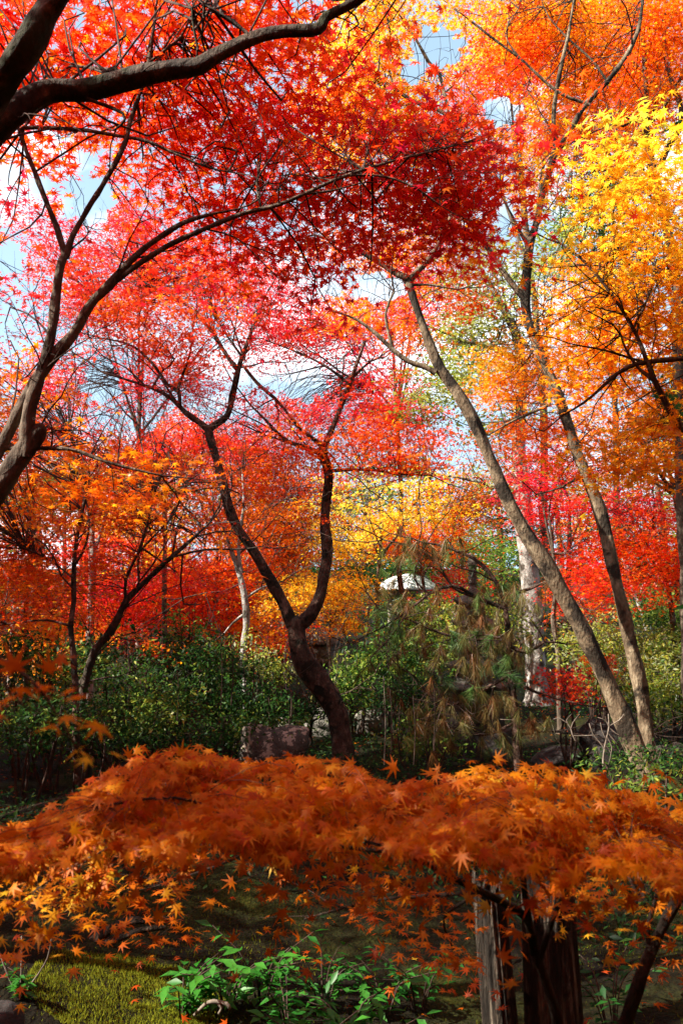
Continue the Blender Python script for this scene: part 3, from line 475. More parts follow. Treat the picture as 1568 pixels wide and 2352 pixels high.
# ------------------------------------------------------------------ trees behind the clearing
def back_tree(name, label, cat, base, top, hw, d, pads, bark=BK_GREY, group='trees behind the clearing', leafm=None, shape=None, extra=(), **kw):
    bx, by = base; tx, ty = top; mx_, my_ = (bx + tx) / 2 + rng.uniform(-14, 14), (by + ty) / 2
    limbs = [[(bx, by, hw), (mx_ + rng.uniform(-6, 6), (by + my_) / 2, hw * .85), (mx_, my_, hw * .75), (tx, ty, hw * .4)]] + list(extra)
    for p in pads[:4]:
        limbs.append([((mx_ + tx) / 2, (my_ + ty) / 2 + 10, hw * .5), ((mx_ + tx) / 4 + p[0] / 2, (my_ + ty) / 4 + p[1] / 2 + 12, hw * .32), (p[0], p[1], hw * .12)])
    return tree(name, label, cat, limbs, d, bark, pads, group, leafm, (.007, 2.5, .35), shape=shape, **kw)
bt = back_tree
bt('maple_tree', 'orange maple crown behind the thin stem at the left edge', 'tree', (60, 1560), (80, 1180), 8, 14, [(60, 1130, 130, 60, 14, 1.5, 0.60, 1.8, .075), (200, 1130, 120, 60, 14, 1.5, 0.56, 1.6, .075), (30, 1330, 110, 60, 13.5, 1.3, 0.50, 1.7, .075), (120, 1410, 120, 50, 13.5, 1.3, 0.46, 1.6, .075), (40, 1450, 90, 35, 13.5, 1, 0.52, 1.2, .075)])
bt('maple_tree', 'red maple crown below the patch of sky left of the forked maple', 'tree', (390, 1560), (380, 1080), 9, 15, [(360, 1010, 130, 50, 15, 1.5, 0.29, 1.8, .075), (300, 1060, 120, 45, 15, 1.5, 0.36, 1.6, .075), (480, 1010, 110, 50, 15, 1.5, 0.30, 1.6, .075), (160, 1000, 110, 60, 15, 1.5, 0.25, 1.3, .075), (90, 780, 100, 90, 14, 1.5, 0.27, 1.6, .075), (40, 960, 80, 80, 14, 1.5, 0.58, 1.6, .075)])
bt('maple_tree', 'crimson maple low behind the leaning dark stems', 'tree', (300, 1560), (300, 1300), 7, 17, [(270, 1370, 120, 50, 17, 1.5, 0.19, 1.8, .09), (380, 1360, 110, 50, 17, 1.5, 0.25, 1.8, .09), (220, 1260, 110, 40, 17, 1.5, 0.29, 1.4, .09), (300, 1420, 120, 35, 16.5, 1.2, 0.30, 1.5, .09)])
bt('maple_tree', 'yellow orange maple glimpsed between the leaning dark branches', 'tree', (330, 1600), (320, 1240), 8, 19, [(290, 1200, 110, 50, 19, 1.5, 0.78, 1.5, .10), (380, 1290, 90, 40, 19, 1.5, 0.80, 1.5, .10), (200, 1440, 110, 60, 18, 1.5, 0.74, 1.4, .10), (60, 1500, 100, 60, 18, 1.5, 0.70, 1.4, .10)], BK_WHITE)
bt('maple_tree', 'orange red maple filling the space behind the forked maple', 'tree', (470, 1560), (500, 1250), 8, 16, [(440, 1390, 110, 60, 16, 1.4, 0.38, 1.8, .085), (540, 1330, 90, 60, 16, 1.4, 0.44, 1.7, .085), (500, 1430, 100, 40, 16, 1.2, 0.34, 1.6, .085), (580, 1440, 80, 40, 15.5, 1, 0.66, 1.4, .085), (430, 1310, 90, 40, 16, 1.2, 0.30, 1.4, .085)], BK_WHITE)
bt('maple_tree', 'orange maple with yellow flecks seen through the fork of the crooked maple', 'tree', (640, 1560), (640, 1180), 9, 18, [(620, 1190, 110, 60, 18, 1.6, 0.60, 1.8, .09), (690, 1130, 90, 50, 18, 1.6, 0.48, 1.6, .09), (620, 1280, 100, 50, 18, 1.6, 0.50, 1.8, .09), (680, 1230, 80, 60, 18, 1.6, 0.66, 1.6, .09), (560, 1080, 100, 40, 18, 1.5, 0.36, 1.5, .09)])
bt('maple_tree', 'lemon yellow maple spreading behind the right fork of the crooked maple', 'tree', (880, 1540), (880, 1180), 9, 15, [(870, 1120, 130, 50, 15, 1.2, 0.97, 2.0, .08), (840, 1185, 120, 50, 15, 1.2, 0.93, 1.9, .08), (950, 1160, 120, 50, 15, 1.2, 0.90, 1.8, .08), (800, 1240, 70, 50, 15, 1.2, 0.90, 1.7, .08), (990, 1190, 80, 36, 15, 1.2, 0.82, 1.5, .08)])
bt('maple_tree', 'low golden maple beside the trunk of the crooked maple', 'tree', (760, 1540), (760, 1380), 5, 15, [(720, 1360, 90, 40, 15, 1, 0.86, 1.8, .075), (790, 1350, 60, 40, 15, 1, 0.84, 1.6, .075), (640, 1390, 60, 30, 15, 1, 0.82, 1.4, .075), (770, 1420, 60, 40, 15, 1, 0.78, 1.3, .075), (600, 1470, 70, 30, 14.5, .8, 0.74, 1.2, .07)])
bt('maple_tree', 'scarlet low maple bough behind the white slender tree', 'tree', (620, 1540), (630, 1450), 4, 17, [(630, 1465, 60, 24, 17, .8, 0.15, 2.0, .08), (560, 1500, 60, 30, 17, .8, 0.26, 1.4, .08), (540, 1400, 60, 30, 17, .8, 0.25, 1.4, .08)])
bt('maple_tree', 'pinkish orange maple above the pale roof', 'tree', (1000, 1500), (960, 1250), 7, 17, [(900, 1210, 80, 36, 17, 1.2, 0.40, 1.6, .08), (880, 1250, 80, 36, 17, 1.2, 0.52, 1.5, .08), (980, 1250, 90, 40, 17, 1.2, 0.66, 1.2, .08), (1040, 1210, 80, 40, 17, 1.2, 0.50, 1.3, .08), (1090, 1150, 80, 50, 17, 1.3, 0.60, 1.6, .08), (1040, 1320, 60, 40, 18, 1, 0.25, 1.0, .08)])
bt('maple_tree', 'crimson maple between the two leaning tan trunks', 'tree', (1280, 1500), (1260, 1180), 8, 13, [(1240, 1110, 100, 40, 13, 1.2, 0.15, 1.6, .07), (1270, 1170, 100, 40, 13, 1.2, 0.21, 1.7, .07), (1230, 1060, 70, 30, 13.5, 1, 0.19, 1.2, .07), (1310, 1260, 80, 50, 13, 1.2, 0.30, 1.7, .07), (1340, 1360, 70, 50, 13, 1, 0.30, 1.6, .07), (1250, 1330, 60, 40, 12.5, .8, 0.27, .8, .07)])
bt('maple_tree', 'orange red maple behind the right trunk', 'tree', (1560, 1560), (1500, 1220), 9, 13, [(1470, 1250, 120, 50, 13, 1.2, 0.44, 1.8, .07), (1500, 1180, 100, 40, 13, 1.2, 0.25, 1.7, .07), (1440, 1150, 90, 30, 13.5, 1, 0.17, 1.5, .07), (1490, 1330, 110, 50, 12.5, 1.1, 0.42, 1.5, .07), (1540, 1290, 60, 50, 12.5, 1, 0.38, 1.6, .07), (1390, 1310, 50, 60, 13, 1, 0.40, 1.2, .07)])
bt('maple_tree', 'orange maple tiers behind the right trunk at mid height', 'tree', (1620, 1500), (1520, 1000), 9, 12, [(1440, 960, 130, 50, 12, 1.2, 0.66, 1.5, .07), (1340, 990, 70, 40, 12, 1, 0.60, 1.4, .07), (1500, 1060, 110, 50, 12, 1.2, 0.68, 1.6, .07), (1390, 840, 120, 50, 12, 1.2, 0.66, 1.3, .07), (1320, 640, 80, 60, 12, 1.2, 0.68, 1.3, .07), (1350, 740, 100, 60, 12, 1.2, 0.66, 1.5, .07)])
bt('maple_tree', 'pink red maple high behind the upper fork of the right trunk', 'tree', (1320, 1500), (1180, 300), 14, 19, [(1160, 110, 130, 80, 19, 2, 0.27, 1.2, .085), (1190, 200, 110, 60, 19, 2, 0.30, 1.0, .085), (1080, 230, 80, 40, 19, 2, 0.30, .7, .085), (1290, 60, 110, 60, 19, 2, 0.36, 1.3, .085), (1290, 330, 90, 60, 19, 2, 0.50, 1.3, .085), (1400, 330, 90, 50, 19, 2, 0.52, 1.3, .085), (1400, 60, 110, 70, 19, 2, 0.50, 1.5, .085), (1500, 200, 90, 100, 19, 2, 0.52, 1.5, .085)])
bt('maple_tree', 'pink maple thinly leaved against the white sky at the centre', 'tree', (960, 1500), (900, 760), 9, 18, [(780, 760, 110, 60, 18, 1.6, 0.18, 1.19, .08), (930, 720, 90, 60, 18, 1.6, 0.18, 1.36, .08), (960, 640, 90, 60, 18, 1.6, 0.21, 1.36, .08), (840, 880, 110, 40, 18, 1.6, 0.17, 1.19, .08), (900, 960, 110, 36, 17, 1.4, 0.21, 2.38, .08), (640, 780, 100, 50, 18, 1.6, 0.18, 1.36, .08), (700, 950, 110, 40, 18, 1.5, 0.21, 2.04, .08), (580, 1020, 100, 40, 18, 1.5, 0.23, 2.38, .08)])
bt('maple_tree', 'rose pink maple crown far behind the fork on the left', 'tree', (300, 1560), (330, 800), 10, 19, [(320, 620, 130, 60, 19, 1.8, 0.22, 1.54, .085), (230, 700, 120, 60, 19, 1.8, 0.25, 1.68, .085), (420, 860, 110, 50, 19, 1.8, 0.20, 1.26, .085), (300, 900, 80, 40, 19, 1.6, 0.20, 1.12, .085), (130, 900, 90, 60, 19, 1.8, 0.17, 1.26, .085), (500, 640, 130, 60, 19, 1.8, 0.23, 1.40, .085), (620, 690, 100, 50, 19, 1.8, 0.21, 1.12, .085), (300, 520, 110, 70, 18, 1.8, 0.19, 1.26, .085), (110, 560, 100, 60, 19, 1.8, 0.21, 0.84, .085)])
bt('evergreen_tree', 'bright green leafy tree showing through the yellow maple leaves', 'tree', (1440, 1500), (1380, 500), 12, 21, [(1370, 470, 90, 60, 21, 2, 0.62, 1.6, .12), (1320, 550, 70, 50, 21, 2, 0.68, 1.4, .12), (1440, 560, 90, 50, 21, 2, 0.50, 1.6, .12), (1410, 400, 80, 50, 21, 2, 0.60, 1.3, .12), (1450, 640, 90, 50, 21, 2, 0.46, 1.4, .12), (1450, 280, 60, 40, 21, 1.6, 0.50, 1.2, .12)], BK_DARK, leafm=GREEN, shape='oval')
bt('evergreen_tree', 'dark green broadleaf tree at the right edge behind orange leaves', 'tree', (1560, 1560), (1550, 960), 12, 17, [(1540, 930, 70, 60, 17, 1.6, 0.26, 2.0, .10), (1490, 990, 70, 40, 17, 1.6, 0.30, 1.6, .10), (1440, 1060, 80, 30, 17, 1.6, 0.34, 1.5, .10), (1540, 860, 60, 40, 17, 1.6, 0.30, 1.4, .10), (1400, 1180, 60, 40, 17, 1.6, 0.50, 1.2, .10), (1480, 1290, 70, 30, 17, 1.4, 0.50, 1.0, .10)], BK_DARK, leafm=GREEN, shape='oval')
bt('evergreen_tree', 'pale green tree patch beneath the orange leaves on the left', 'tree', (160, 1560), (150, 1120), 9, 24, [(150, 1090, 100, 36, 24, 2, 0.80, 1.6, .14), (110, 1130, 90, 30, 24, 2, 0.70, 1.5, .14), (40, 1010, 60, 40, 24, 2, 0.30, 1.4, .14), (300, 1130, 120, 60, 24, 2, 0.60, 1.2, .14)], BK_DARK, leafm=GREEN, shape='oval')
bt('evergreen_tree', 'green tree far behind the crooked maple', 'tree', (800, 1500), (800, 1250), 10, 25, [(820, 1300, 80, 50, 25, 2, 0.34, 2.0, .14), (740, 1130, 90, 60, 26, 2, 0.74, 1.3, .14), (660, 1320, 90, 60, 26, 2, 0.40, 1.6, .14), (960, 1290, 100, 50, 26, 2, 0.50, 1.5, .14), (1100, 1280, 100, 60, 26, 2, 0.66, 1.5, .14)], BK_DARK, leafm=GREEN, shape='oval')
# the wooded slope behind: rows of trees, each with its own trunk and crown
kinds = [('evergreen_tree', 'dark olive evergreen on the wooded slope', GREEN, (.18, .34)), ('maple_tree', 'rusty orange tree on the wooded slope', MAPLE, (.48, .66)), ('broadleaf_tree', 'yellow green tree on the wooded slope', GREEN, (.6, .84)), ('maple_tree', 'dull red tree on the wooded slope', MAPLE, (.18, .34))]
for k in range(34):
    row = k % 2; x = -19 + 38 * ((k // 2) + .5 * row) / 17 + rng.uniform(-.8, .8); y = (29, 36)[row] + rng.uniform(-1.5, 1.5)
    nm, lb, mt, (t0, t1) = kinds[int(rng.integers(0, 4))]
    z0 = g(x, y); hgt = rng.uniform(5.5, 7.5) if row == 0 else rng.uniform(5.5, 7)
    e = empty(nm, (x, y, z0), lb, 'tree', {'dark': 'dark olive evergreens on the wooded slope', 'rust': 'rusty orange trees on the wooded slope', 'yell': 'yellow green trees on the wooded slope', 'dull': 'dull red trees on the wooded slope'}[lb[:4]])
    s = smooth_path(np.array([[x, y, z0 - .2, .17], [x + .1, y, z0 + hgt * .4, .13], [x - .1, y, z0 + hgt * .85, .05]]), .3)
    V, Q = tube(s, 8, .1, k); mesh('trunk', V, None, BK_GREY if k % 3 else BK_WHITE, e, True, None, quads_to_tri(Q))
    tn = rng.uniform(t0, t1)
    crown(e, [('w', (x + rng.uniform(-.8, .8), y + rng.uniform(-.8, .8), z0 + hgt * f), (rng.uniform(1.3, 1.9), 1.3, hgt * .17), tn, 620, .21) for f in (.22, .42, .62, .82)], mt, shape='oval' if mt is GREEN else 3, per=14, spread=1.7, tj=.04)
# bare tree tips against the sky, left
def bare_tree(label, px, py, top, d, nbr, hw, mat=BK_GREY, seed=1, leanx=0):
    r = np.random.default_rng(seed); limbs = [[(px, py, hw), (px + leanx * .4, (py + top) / 2 + 40, hw * .8), (px + leanx, top, 1.2)]]
    for k in range(nbr):
        f = r.uniform(.35, .95); x0 = px + leanx * f; y0 = py + (top - py) * f; l = (1.1 - f) * abs(py - top) * r.uniform(.5, .9); s = r.choice([-1, 1])
        limbs.append([(x0, y0, hw * .5 * (1.15 - f)), (x0 + s * l * .25, y0 - l * .4, hw * .3 * (1.15 - f)), (x0 + s * l * .45 + r.uniform(-9, 9), y0 - l, .8)])
        limbs.append([(x0 + s * l * .25, y0 - l * .4, hw * .25 * (1.15 - f)), (x0 + s * l * .55, y0 - l * .6, .7)])
    return tree('bare_tree', label, 'tree', limbs, d, mat, [], None)
bare_tree('leafless grey tree with fine upright twigs against the sky at left', 330, 1500, 900, 20, 10, 9, BK_GREY, 3, 0)
bare_tree('leafless pale twiggy tree between the forks of the crooked maple', 575, 1560, 1060, 17, 12, 7, BK_WHITE, 5, -10)
bare_tree('leafless pale shrubby tree behind the crooked maple right stem', 660, 1480, 1110, 18, 14, 5, BK_WHITE, 8, 30)
# far pale trunks without a crown of their own in view
for i, (px, py, top, hw, d, lb) in enumerate([(206, 1560, 1160, 10, 16, 'thick grey trunk behind the thin dark stem at left'), (468, 1500, 1330, 7, 18, 'short pale trunk among red leaves left of the white slender tree'), (30, 1500, 1350, 6, 17, 'pale thin trunk at the far left edge'), (1300, 1480, 1150, 8, 19, 'dark grey trunk between the leaning tan trunks'), (1540, 1560, 1280, 9, 16, 'pale leaning trunk at the right edge')]):
    ln = -110 if i == 4 else 8
    tree('maple_tree', lb, 'tree', [[(px, py, hw), (px + ln * .4, (py * 2 + top) / 3, hw * .9), (px + ln * .7, (py + 2 * top) / 3, hw * .75), (px + ln, top, hw * .55)], [(px + ln * .7, (py + 2 * top) / 3, hw * .5), (px + ln * .7 + 30, top + 30, hw * .3), (px + ln + 45, top - 20, 1)]], d, BK_WHITE if i != 3 else BK_DARK, [(px + ln, top - 30, 50, 26, d + .5, .8, .36 + .1 * i, 1.2, .09)], twig=None)
# maples beside and behind the camera, added out of view to shade the clearing
shade_maples = [(-5.6, 4.6, 6.0, .5, 'orange maple added for shade just outside the left edge'), (-6.4, 8.2, 6.2, .45, 'red orange maple added for shade further back beyond the left edge'), (-4.3, -0.45, 6.2, .3, 'red maple added for shade beside the viewer on the left'), (-7.8, 11.5, 6.4, .55, 'orange maple added for shade far back beyond the left edge'),
    (-1.6, -3.4, 6.6, .4, 'red maple added for shade close behind the viewer'), (-6.8, -2.6, 6.8, .6, 'gold maple added for shade behind the viewer to the left'), (2.6, -3.2, 6.4, .5, 'orange maple added for shade behind the viewer to the right'), (5.2, 0.2, 6.4, .7, 'gold maple added for shade beside the viewer on the right'), (6.4, 4.2, 6.2, .6, 'orange maple added for shade beyond the right edge'), (0.6, -6.5, 7.0, .35, 'red maple added for shade well behind the viewer'), (-4.4, -6.2, 7.0, .45, 'red orange maple added for shade well behind the viewer to the left'), (6.0, -5.2, 7.0, .5, 'orange maple added for shade well behind the viewer to the right'), (-9.5, 2.5, 7.0, .5, 'orange maple added for shade far out on the left')]
for i, (x, y, h_, t, lb) in enumerate(shade_maples):
    e = empty('maple_tree', (x, y, g(x, y)), lb, 'tree')
    s = smooth_path(np.array([[x, y, g(x, y) - .2, .16], [x + .2, y, 1.5, .13], [x - .1, y + .1, h_ * .6, .09], [x, y, h_ * .95, .03]]), .15)
    V, Q = tube(s, 10, .1, i); mesh('trunk', V, None, BK_GREY, e, True, None, quads_to_tri(Q))
    over = [('w', q, (1.15, .75, .28), t, 1500, .10) for q in ((-2.0, .9, 4.8), (-.2, .9, 5.0), (1.6, .8, 5.0), (.6, -1.0, 5.1), (-1.5, -1.0, 5.0), (3.2, .9, 4.9), (-.8, 1.5, 5.1), (1.2, 1.6, 5.1), (2.4, -.6, 5.0))] if i == 4 else []  # overhead leaf pads added above the viewer to block sky light
    cc = crown(e, over + [('w', (x + dx, y + dy, h_ * f), (2.1, 2.1, .6), t, 2000, .12) for dx, dy, f in ((.9, .6, .58), (-.6, -.8, .68), (.2, .3, .9), (1.2, -1.0, .8), (-.4, 1.2, .78), (-.2, -.2, .42))], shape=3)
    twigs(e, cc, s, r0=.012, maxd=3, frac=.4)
# dark evergreens at both sides and behind the viewer, added to block sky light
for k, deg in enumerate(list(np.arange(32, 330, 8.5))):
    a = R(deg); sunside = abs(deg - 252) < 48
    rr = (13.0 if sunside else 10.5) + 2.0 * (k % 2) + rng.uniform(-.5, .5); x, y = rr * math.sin(a), 3 + rr * math.cos(a)
    if abs(x) < .55 * y + 1.5 and y > 0: continue
    h_ = (6.0 if sunside else 10.5) + rng.uniform(-.4, .6); z0 = g(x, y)
    e = empty('evergreen_tree', (x, y, z0), 'dark evergreen tree added round the clearing to block sky light', 'tree', 'dark evergreens added round the clearing to block sky light')
    s = smooth_path(np.array([[x, y, z0 - .2, .2], [x + .1, y, z0 + h_ * .4, .15], [x, y, z0 + h_ * .95, .04]]), .4); V, Q = tube(s, 8, .1, k); mesh('trunk', V, None, BK_DARK, e, True, None, quads_to_tri(Q))
    crown(e, [('w', (x + rng.uniform(-.3, .3), y + rng.uniform(-.3, .3), z0 + h_ * f), (2.3 * q, 2.3 * q, h_ * .17), rng.uniform(.12, .34), int(1100 * q), .46) for f, q in ((.12, 1), (.34, 1.1), (.56, 1), (.78, .8), (.93, .5))], GREEN, shape='oval', per=14, spread=1.6)
# ------------------------------------------------------------------ foreground maple bush
UPC = (0, -.75, .8)
fg = [# upper dome: a hump on the left, a dip, a hump on the right
      (440, 1775, 170, 52, 1.52, .14, .58, 1.6, .043, {'up': UPC}), (300, 1840, 160, 48, 1.50, .14, .58, 1.4, .043, {'up': UPC}), (140, 1870, 90, 36, 1.50, .10, .60, .9, .043, {'up': UPC}), (660, 1775, 130, 42, 1.60, .12, .57, 1.5, .043, {'up': UPC}), (560, 1845, 200, 46, 1.62, .14, .57, 1.4, .043, {'up': UPC}), (780, 1820, 90, 42, 1.64, .10, .56, 1.2, .043, {'up': UPC}), (400, 1900, 190, 40, 1.60, .14, .57, 1.1, .043, {'up': UPC}), (640, 1920, 150, 32, 1.66, .12, .55, .9, .043, {'up': UPC}),
      (1080, 1810, 150, 48, 1.52, .14, .58, 1.6, .043, {'up': UPC}), (1250, 1785, 120, 46, 1.46, .12, .58, 1.6, .043, {'up': UPC}), (1380, 1840, 130, 50, 1.42, .12, .59, 1.5, .043, {'up': UPC}), (1500, 1900, 110, 54, 1.36, .12, .60, 1.5, .043, {'up': UPC}), (1180, 1890, 220, 44, 1.50, .14, .58, 1.4, .043, {'up': UPC}), (960, 1880, 120, 36, 1.60, .12, .56, 1.0, .043, {'up': UPC}), (1400, 1950, 190, 34, 1.46, .12, .62, 1.2, .043, {'up': UPC}),
      (1120, 1950, 160, 24, 1.54, .10, .64, .8, .043, {'up': UPC}), (930, 1950, 110, 22, 1.66, .10, .56, .6, .043, {'up': UPC}), (230, 1930, 170, 34, 1.62, .12, .58, 1.0, .043, {'up': (0, -.5, .9)}),
      (880, 1850, 130, 44, 1.60, .12, .57, 1.5, .043, {'up': UPC}), (800, 1900, 140, 40, 1.64, .12, .56, 1.3, .043, {'up': UPC}), (1000, 1900, 130, 40, 1.56, .12, .57, 1.3, .043, {'up': UPC}), (520, 1790, 150, 46, 1.56, .12, .58, 1.5, .043, {'up': UPC}), (930, 1810, 90, 26, 1.60, .10, .58, 1.2, .043, {'up': UPC}), (350, 1790, 110, 40, 1.52, .12, .60, 1.3, .043, {'up': UPC}), (1100, 1760, 110, 24, 1.52, .10, .60, 1.3, .043, {'up': UPC}), (720, 1850, 130, 44, 1.62, .12, .57, 1.3, .043, {'up': UPC}),
      # a bright spray at the left, lit by the sun
      (160, 1950, 110, 28, 1.74, .08, .82, .8, .042, {'up': (0, -.6, .8)}), (80, 2040, 90, 36, 1.75, .10, .64, 1.1, .043, {'up': (0, -.4, .9)}), (30, 2090, 60, 30, 1.75, .08, .64, 1.0, .043, {'up': (0, -.4, .9)}),
      # thin lower tiers with gaps of darkness between
      (260, 2010, 150, 16, 1.95, .14, .50, 1.0, .041), (440, 1985, 130, 14, 2.0, .14, .48, .9, .041), (350, 2060, 130, 14, 2.15, .12, .48, .9, .041), (200, 2085, 120, 16, 2.1, .12, .50, 1.0, .041), (420, 2125, 70, 14, 2.3, .10, .48, .9, .041), (120, 2120, 80, 14, 2.1, .10, .52, .8, .041), (300, 2150, 50, 9, 2.35, .08, .48, .6, .040),
      (720, 1985, 90, 16, 2.0, .12, .48, .7, .041), (830, 2020, 120, 18, 2.1, .14, .48, .9, .041), (980, 2035, 120, 18, 2.1, .14, .50, 1.0, .041), (870, 2085, 100, 14, 2.25, .12, .48, .9, .041), (990, 2125, 110, 22, 2.2, .12, .50, 1.0, .041), (690, 2115, 80, 10, 2.3, .10, .50, .7, .041), (1060, 2180, 50, 20, 2.4, .08, .52, .8, .040), (1060, 2250, 20, 12, 2.45, .05, .5, .5, .040), (1050, 2000, 110, 14, 1.9, .12, .52, .7, .041), (930, 2180, 40, 10, 2.35, .06, .48, .5, .040),
      (1330, 2020, 150, 22, 1.9, .12, .56, 1.1, .041), (1200, 2045, 110, 14, 2.0, .12, .52, .7, .041), (1480, 2030, 100, 24, 1.8, .12, .58, 1.0, .041), (1380, 2068, 80, 10, 2.1, .10, .62, .7, .040), (1250, 2080, 40, 8, 2.05, .06, .6, .5, .040), (1470, 2172, 80, 9, 1.9, .06, .50, 1.0, .040), (1530, 2100, 40, 14, 1.9, .08, .56, .8, .040), (1560, 2200, 30, 10, 1.9, .06, .50, .7, .040)]
# the outer leaves of the bush: a drooping domed shell in overlapping tiers
TP = np.array([(-220, 1900), (0, 1838), (60, 1822), (200, 1778), (300, 1738), (400, 1710), (470, 1712), (570, 1736), (640, 1728), (720, 1724), (800, 1742), (860, 1778), (895, 1796), (940, 1784), (1050, 1764), (1150, 1750), (1260, 1740), (1330, 1764), (1450, 1808), (1568, 1852), (1760, 1920)])
BP = np.array([(-220, 2020), (60, 1985), (250, 1960), (500, 1945), (700, 1950), (850, 1935), (1000, 1960), (1200, 2000), (1400, 2010), (1760, 2050)])
n = 3700; qx = rng.uniform(-200, 1740, n); tier = rng.integers(0, 7, n); v = (tier + rng.uniform(0, 1, n) ** .7) / 7
ty = np.interp(qx, TP[:, 0], TP[:, 1]) + 12; by_ = np.interp(qx, BP[:, 0], BP[:, 1]) + 18 * np.sin(qx * .021) + 10 * np.sin(qx * .05)
qd = 1.74 - .34 * v + .05 * np.sin(qx * .012 + tier) - .05 * ((v * 7) % 1) + rng.normal(size=n) * .02
pos = np.array([P(a, t + (b - t) * c + rng.normal() * 5, d) for a, t, b, c, d in zip(qx, ty, by_, v, qd)])
nr = np.array([0, -.62, .75]) + np.stack([.35 * np.cos(qx * .0085 + 1.2), 0 * qx, .3 - .5 * v], 1) + rng.normal(size=(n, 3)) * .36
tn = np.clip(.635 + .05 * np.sin(qx * .018 + tier * 2.1) + .07 * rng.normal(size=n) - .25 * (rng.uniform(size=n) < .07), 0, 1)
fg = [('raw', pos, nr, .041 * rng.uniform(.65, 1.2, n), tn, 7)] + [(q[0], q[1] + (75 if q[4] < 1.68 else 22), *q[2:4], q[4] + (.16 if q[4] < 1.68 else 0), q[5], q[6] + .03, q[7] * (.45 if q[4] < 1.68 else 1.2), q[8], *q[9:]) for q in fg]
tree('maple_bush', 'low orange leaved maple bush spreading across the whole foreground in shade', 'bush', [
    [(1300, 2480, 12, 2.0), (1275, 2330, 11, 2.0), (1225, 2180, 10, 1.95), (1210, 2110, 9, 1.9), (1160, 2075, 9, 1.85), (1100, 2045, 8, 1.8), (1030, 2010, 6, 1.75), (930, 1960, 4, 1.7), (800, 1920, 3, 1.66)],
    [(1215, 2120, 8, 1.92), (1203, 2040, 7, 1.8), (1198, 1960, 6, 1.65), (1200, 1880, 4, 1.55)], [(1240, 2200, 7, 1.95), (1280, 2080, 6, 1.9), (1350, 1990, 5, 1.7), (1450, 1930, 3, 1.5)],
    [(1100, 2050, 5, 1.85), (950, 2060, 4, 2.0), (850, 2070, 3, 2.1), (700, 2110, 2, 2.2)], [(930, 1962, 4, 1.7), (680, 1935, 5, 1.75), (600, 1945, 4, 1.8), (520, 1980, 3, 1.9), (380, 2030, 2, 2)], [(700, 1935, 4, 1.72), (560, 1880, 3, 1.62), (400, 1830, 3, 1.55), (230, 1850, 2, 1.5)], [(400, 1850, 2, 1.6), (280, 1930, 2, 1.66), (150, 2000, 2, 1.75), (60, 2060, 1.5, 1.8)],
    [(1100, 2050, 4, 1.85), (1020, 2110, 3, 2.1), (1040, 2180, 2, 2.35)], [(755, 1960, 4, 1.75), (757, 1900, 4, 1.7), (762, 1840, 3, 1.62)]], 1.9, BK_DARK, fg, None, SHADED_MAPLE, (.0022, .7, .9), step=.03, rooted=False, fine=0, tilt=.36, spread=1.5, per=14, flat=.22, tj=.07, soft=.38)
tree('maple_sapling', 'bare brown sapling stem slanting up at the lower right edge', 'sapling', [
    [(1400, 2450, 15), (1440, 2330, 14), (1475, 2230, 13), (1515, 2140, 12), (1580, 2020, 11), (1660, 1880, 9)], [(1488, 2200, 6), (1490, 2120, 5), (1520, 2020, 4)]], 1.9, BK_DARK, [(1660, 1880, 100, 40, 1.9, .15, .48, 1.2, .056)], None, SHADED_MAPLE, (.002, .6, .8), step=.03, rooted=False, fine=0)
tree('maple_spray', 'out of focus maple spray drooping close to the camera at the left edge', 'branch', [
    [(-260, 1380, 10), (-120, 1440, 7), (-20, 1500, 5), (70, 1560, 4), (130, 1640, 3), (190, 1740, 2)], [(-20, 1500, 4), (30, 1600, 3), (90, 1640, 2)]], .80, BK_TWIG, [
    (10, 1510, 50, 28, 0.80, .05, .56, .6, .036), (60, 1585, 70, 36, .80, .06, .52, 1.1, .036), (20, 1620, 60, 30, .80, .05, .5, 1.0, .036), (120, 1570, 40, 30, .82, .05, .55, .7, .036), (150, 1660, 34, 40, .8, .05, .72, .8, .036), (190, 1740, 24, 20, .8, .04, .8, .8, .036)], None, SHADED_MAPLE, (.0012, .4, .9), step=.02, rooted=False, fine=0, per=4, spread=.8)

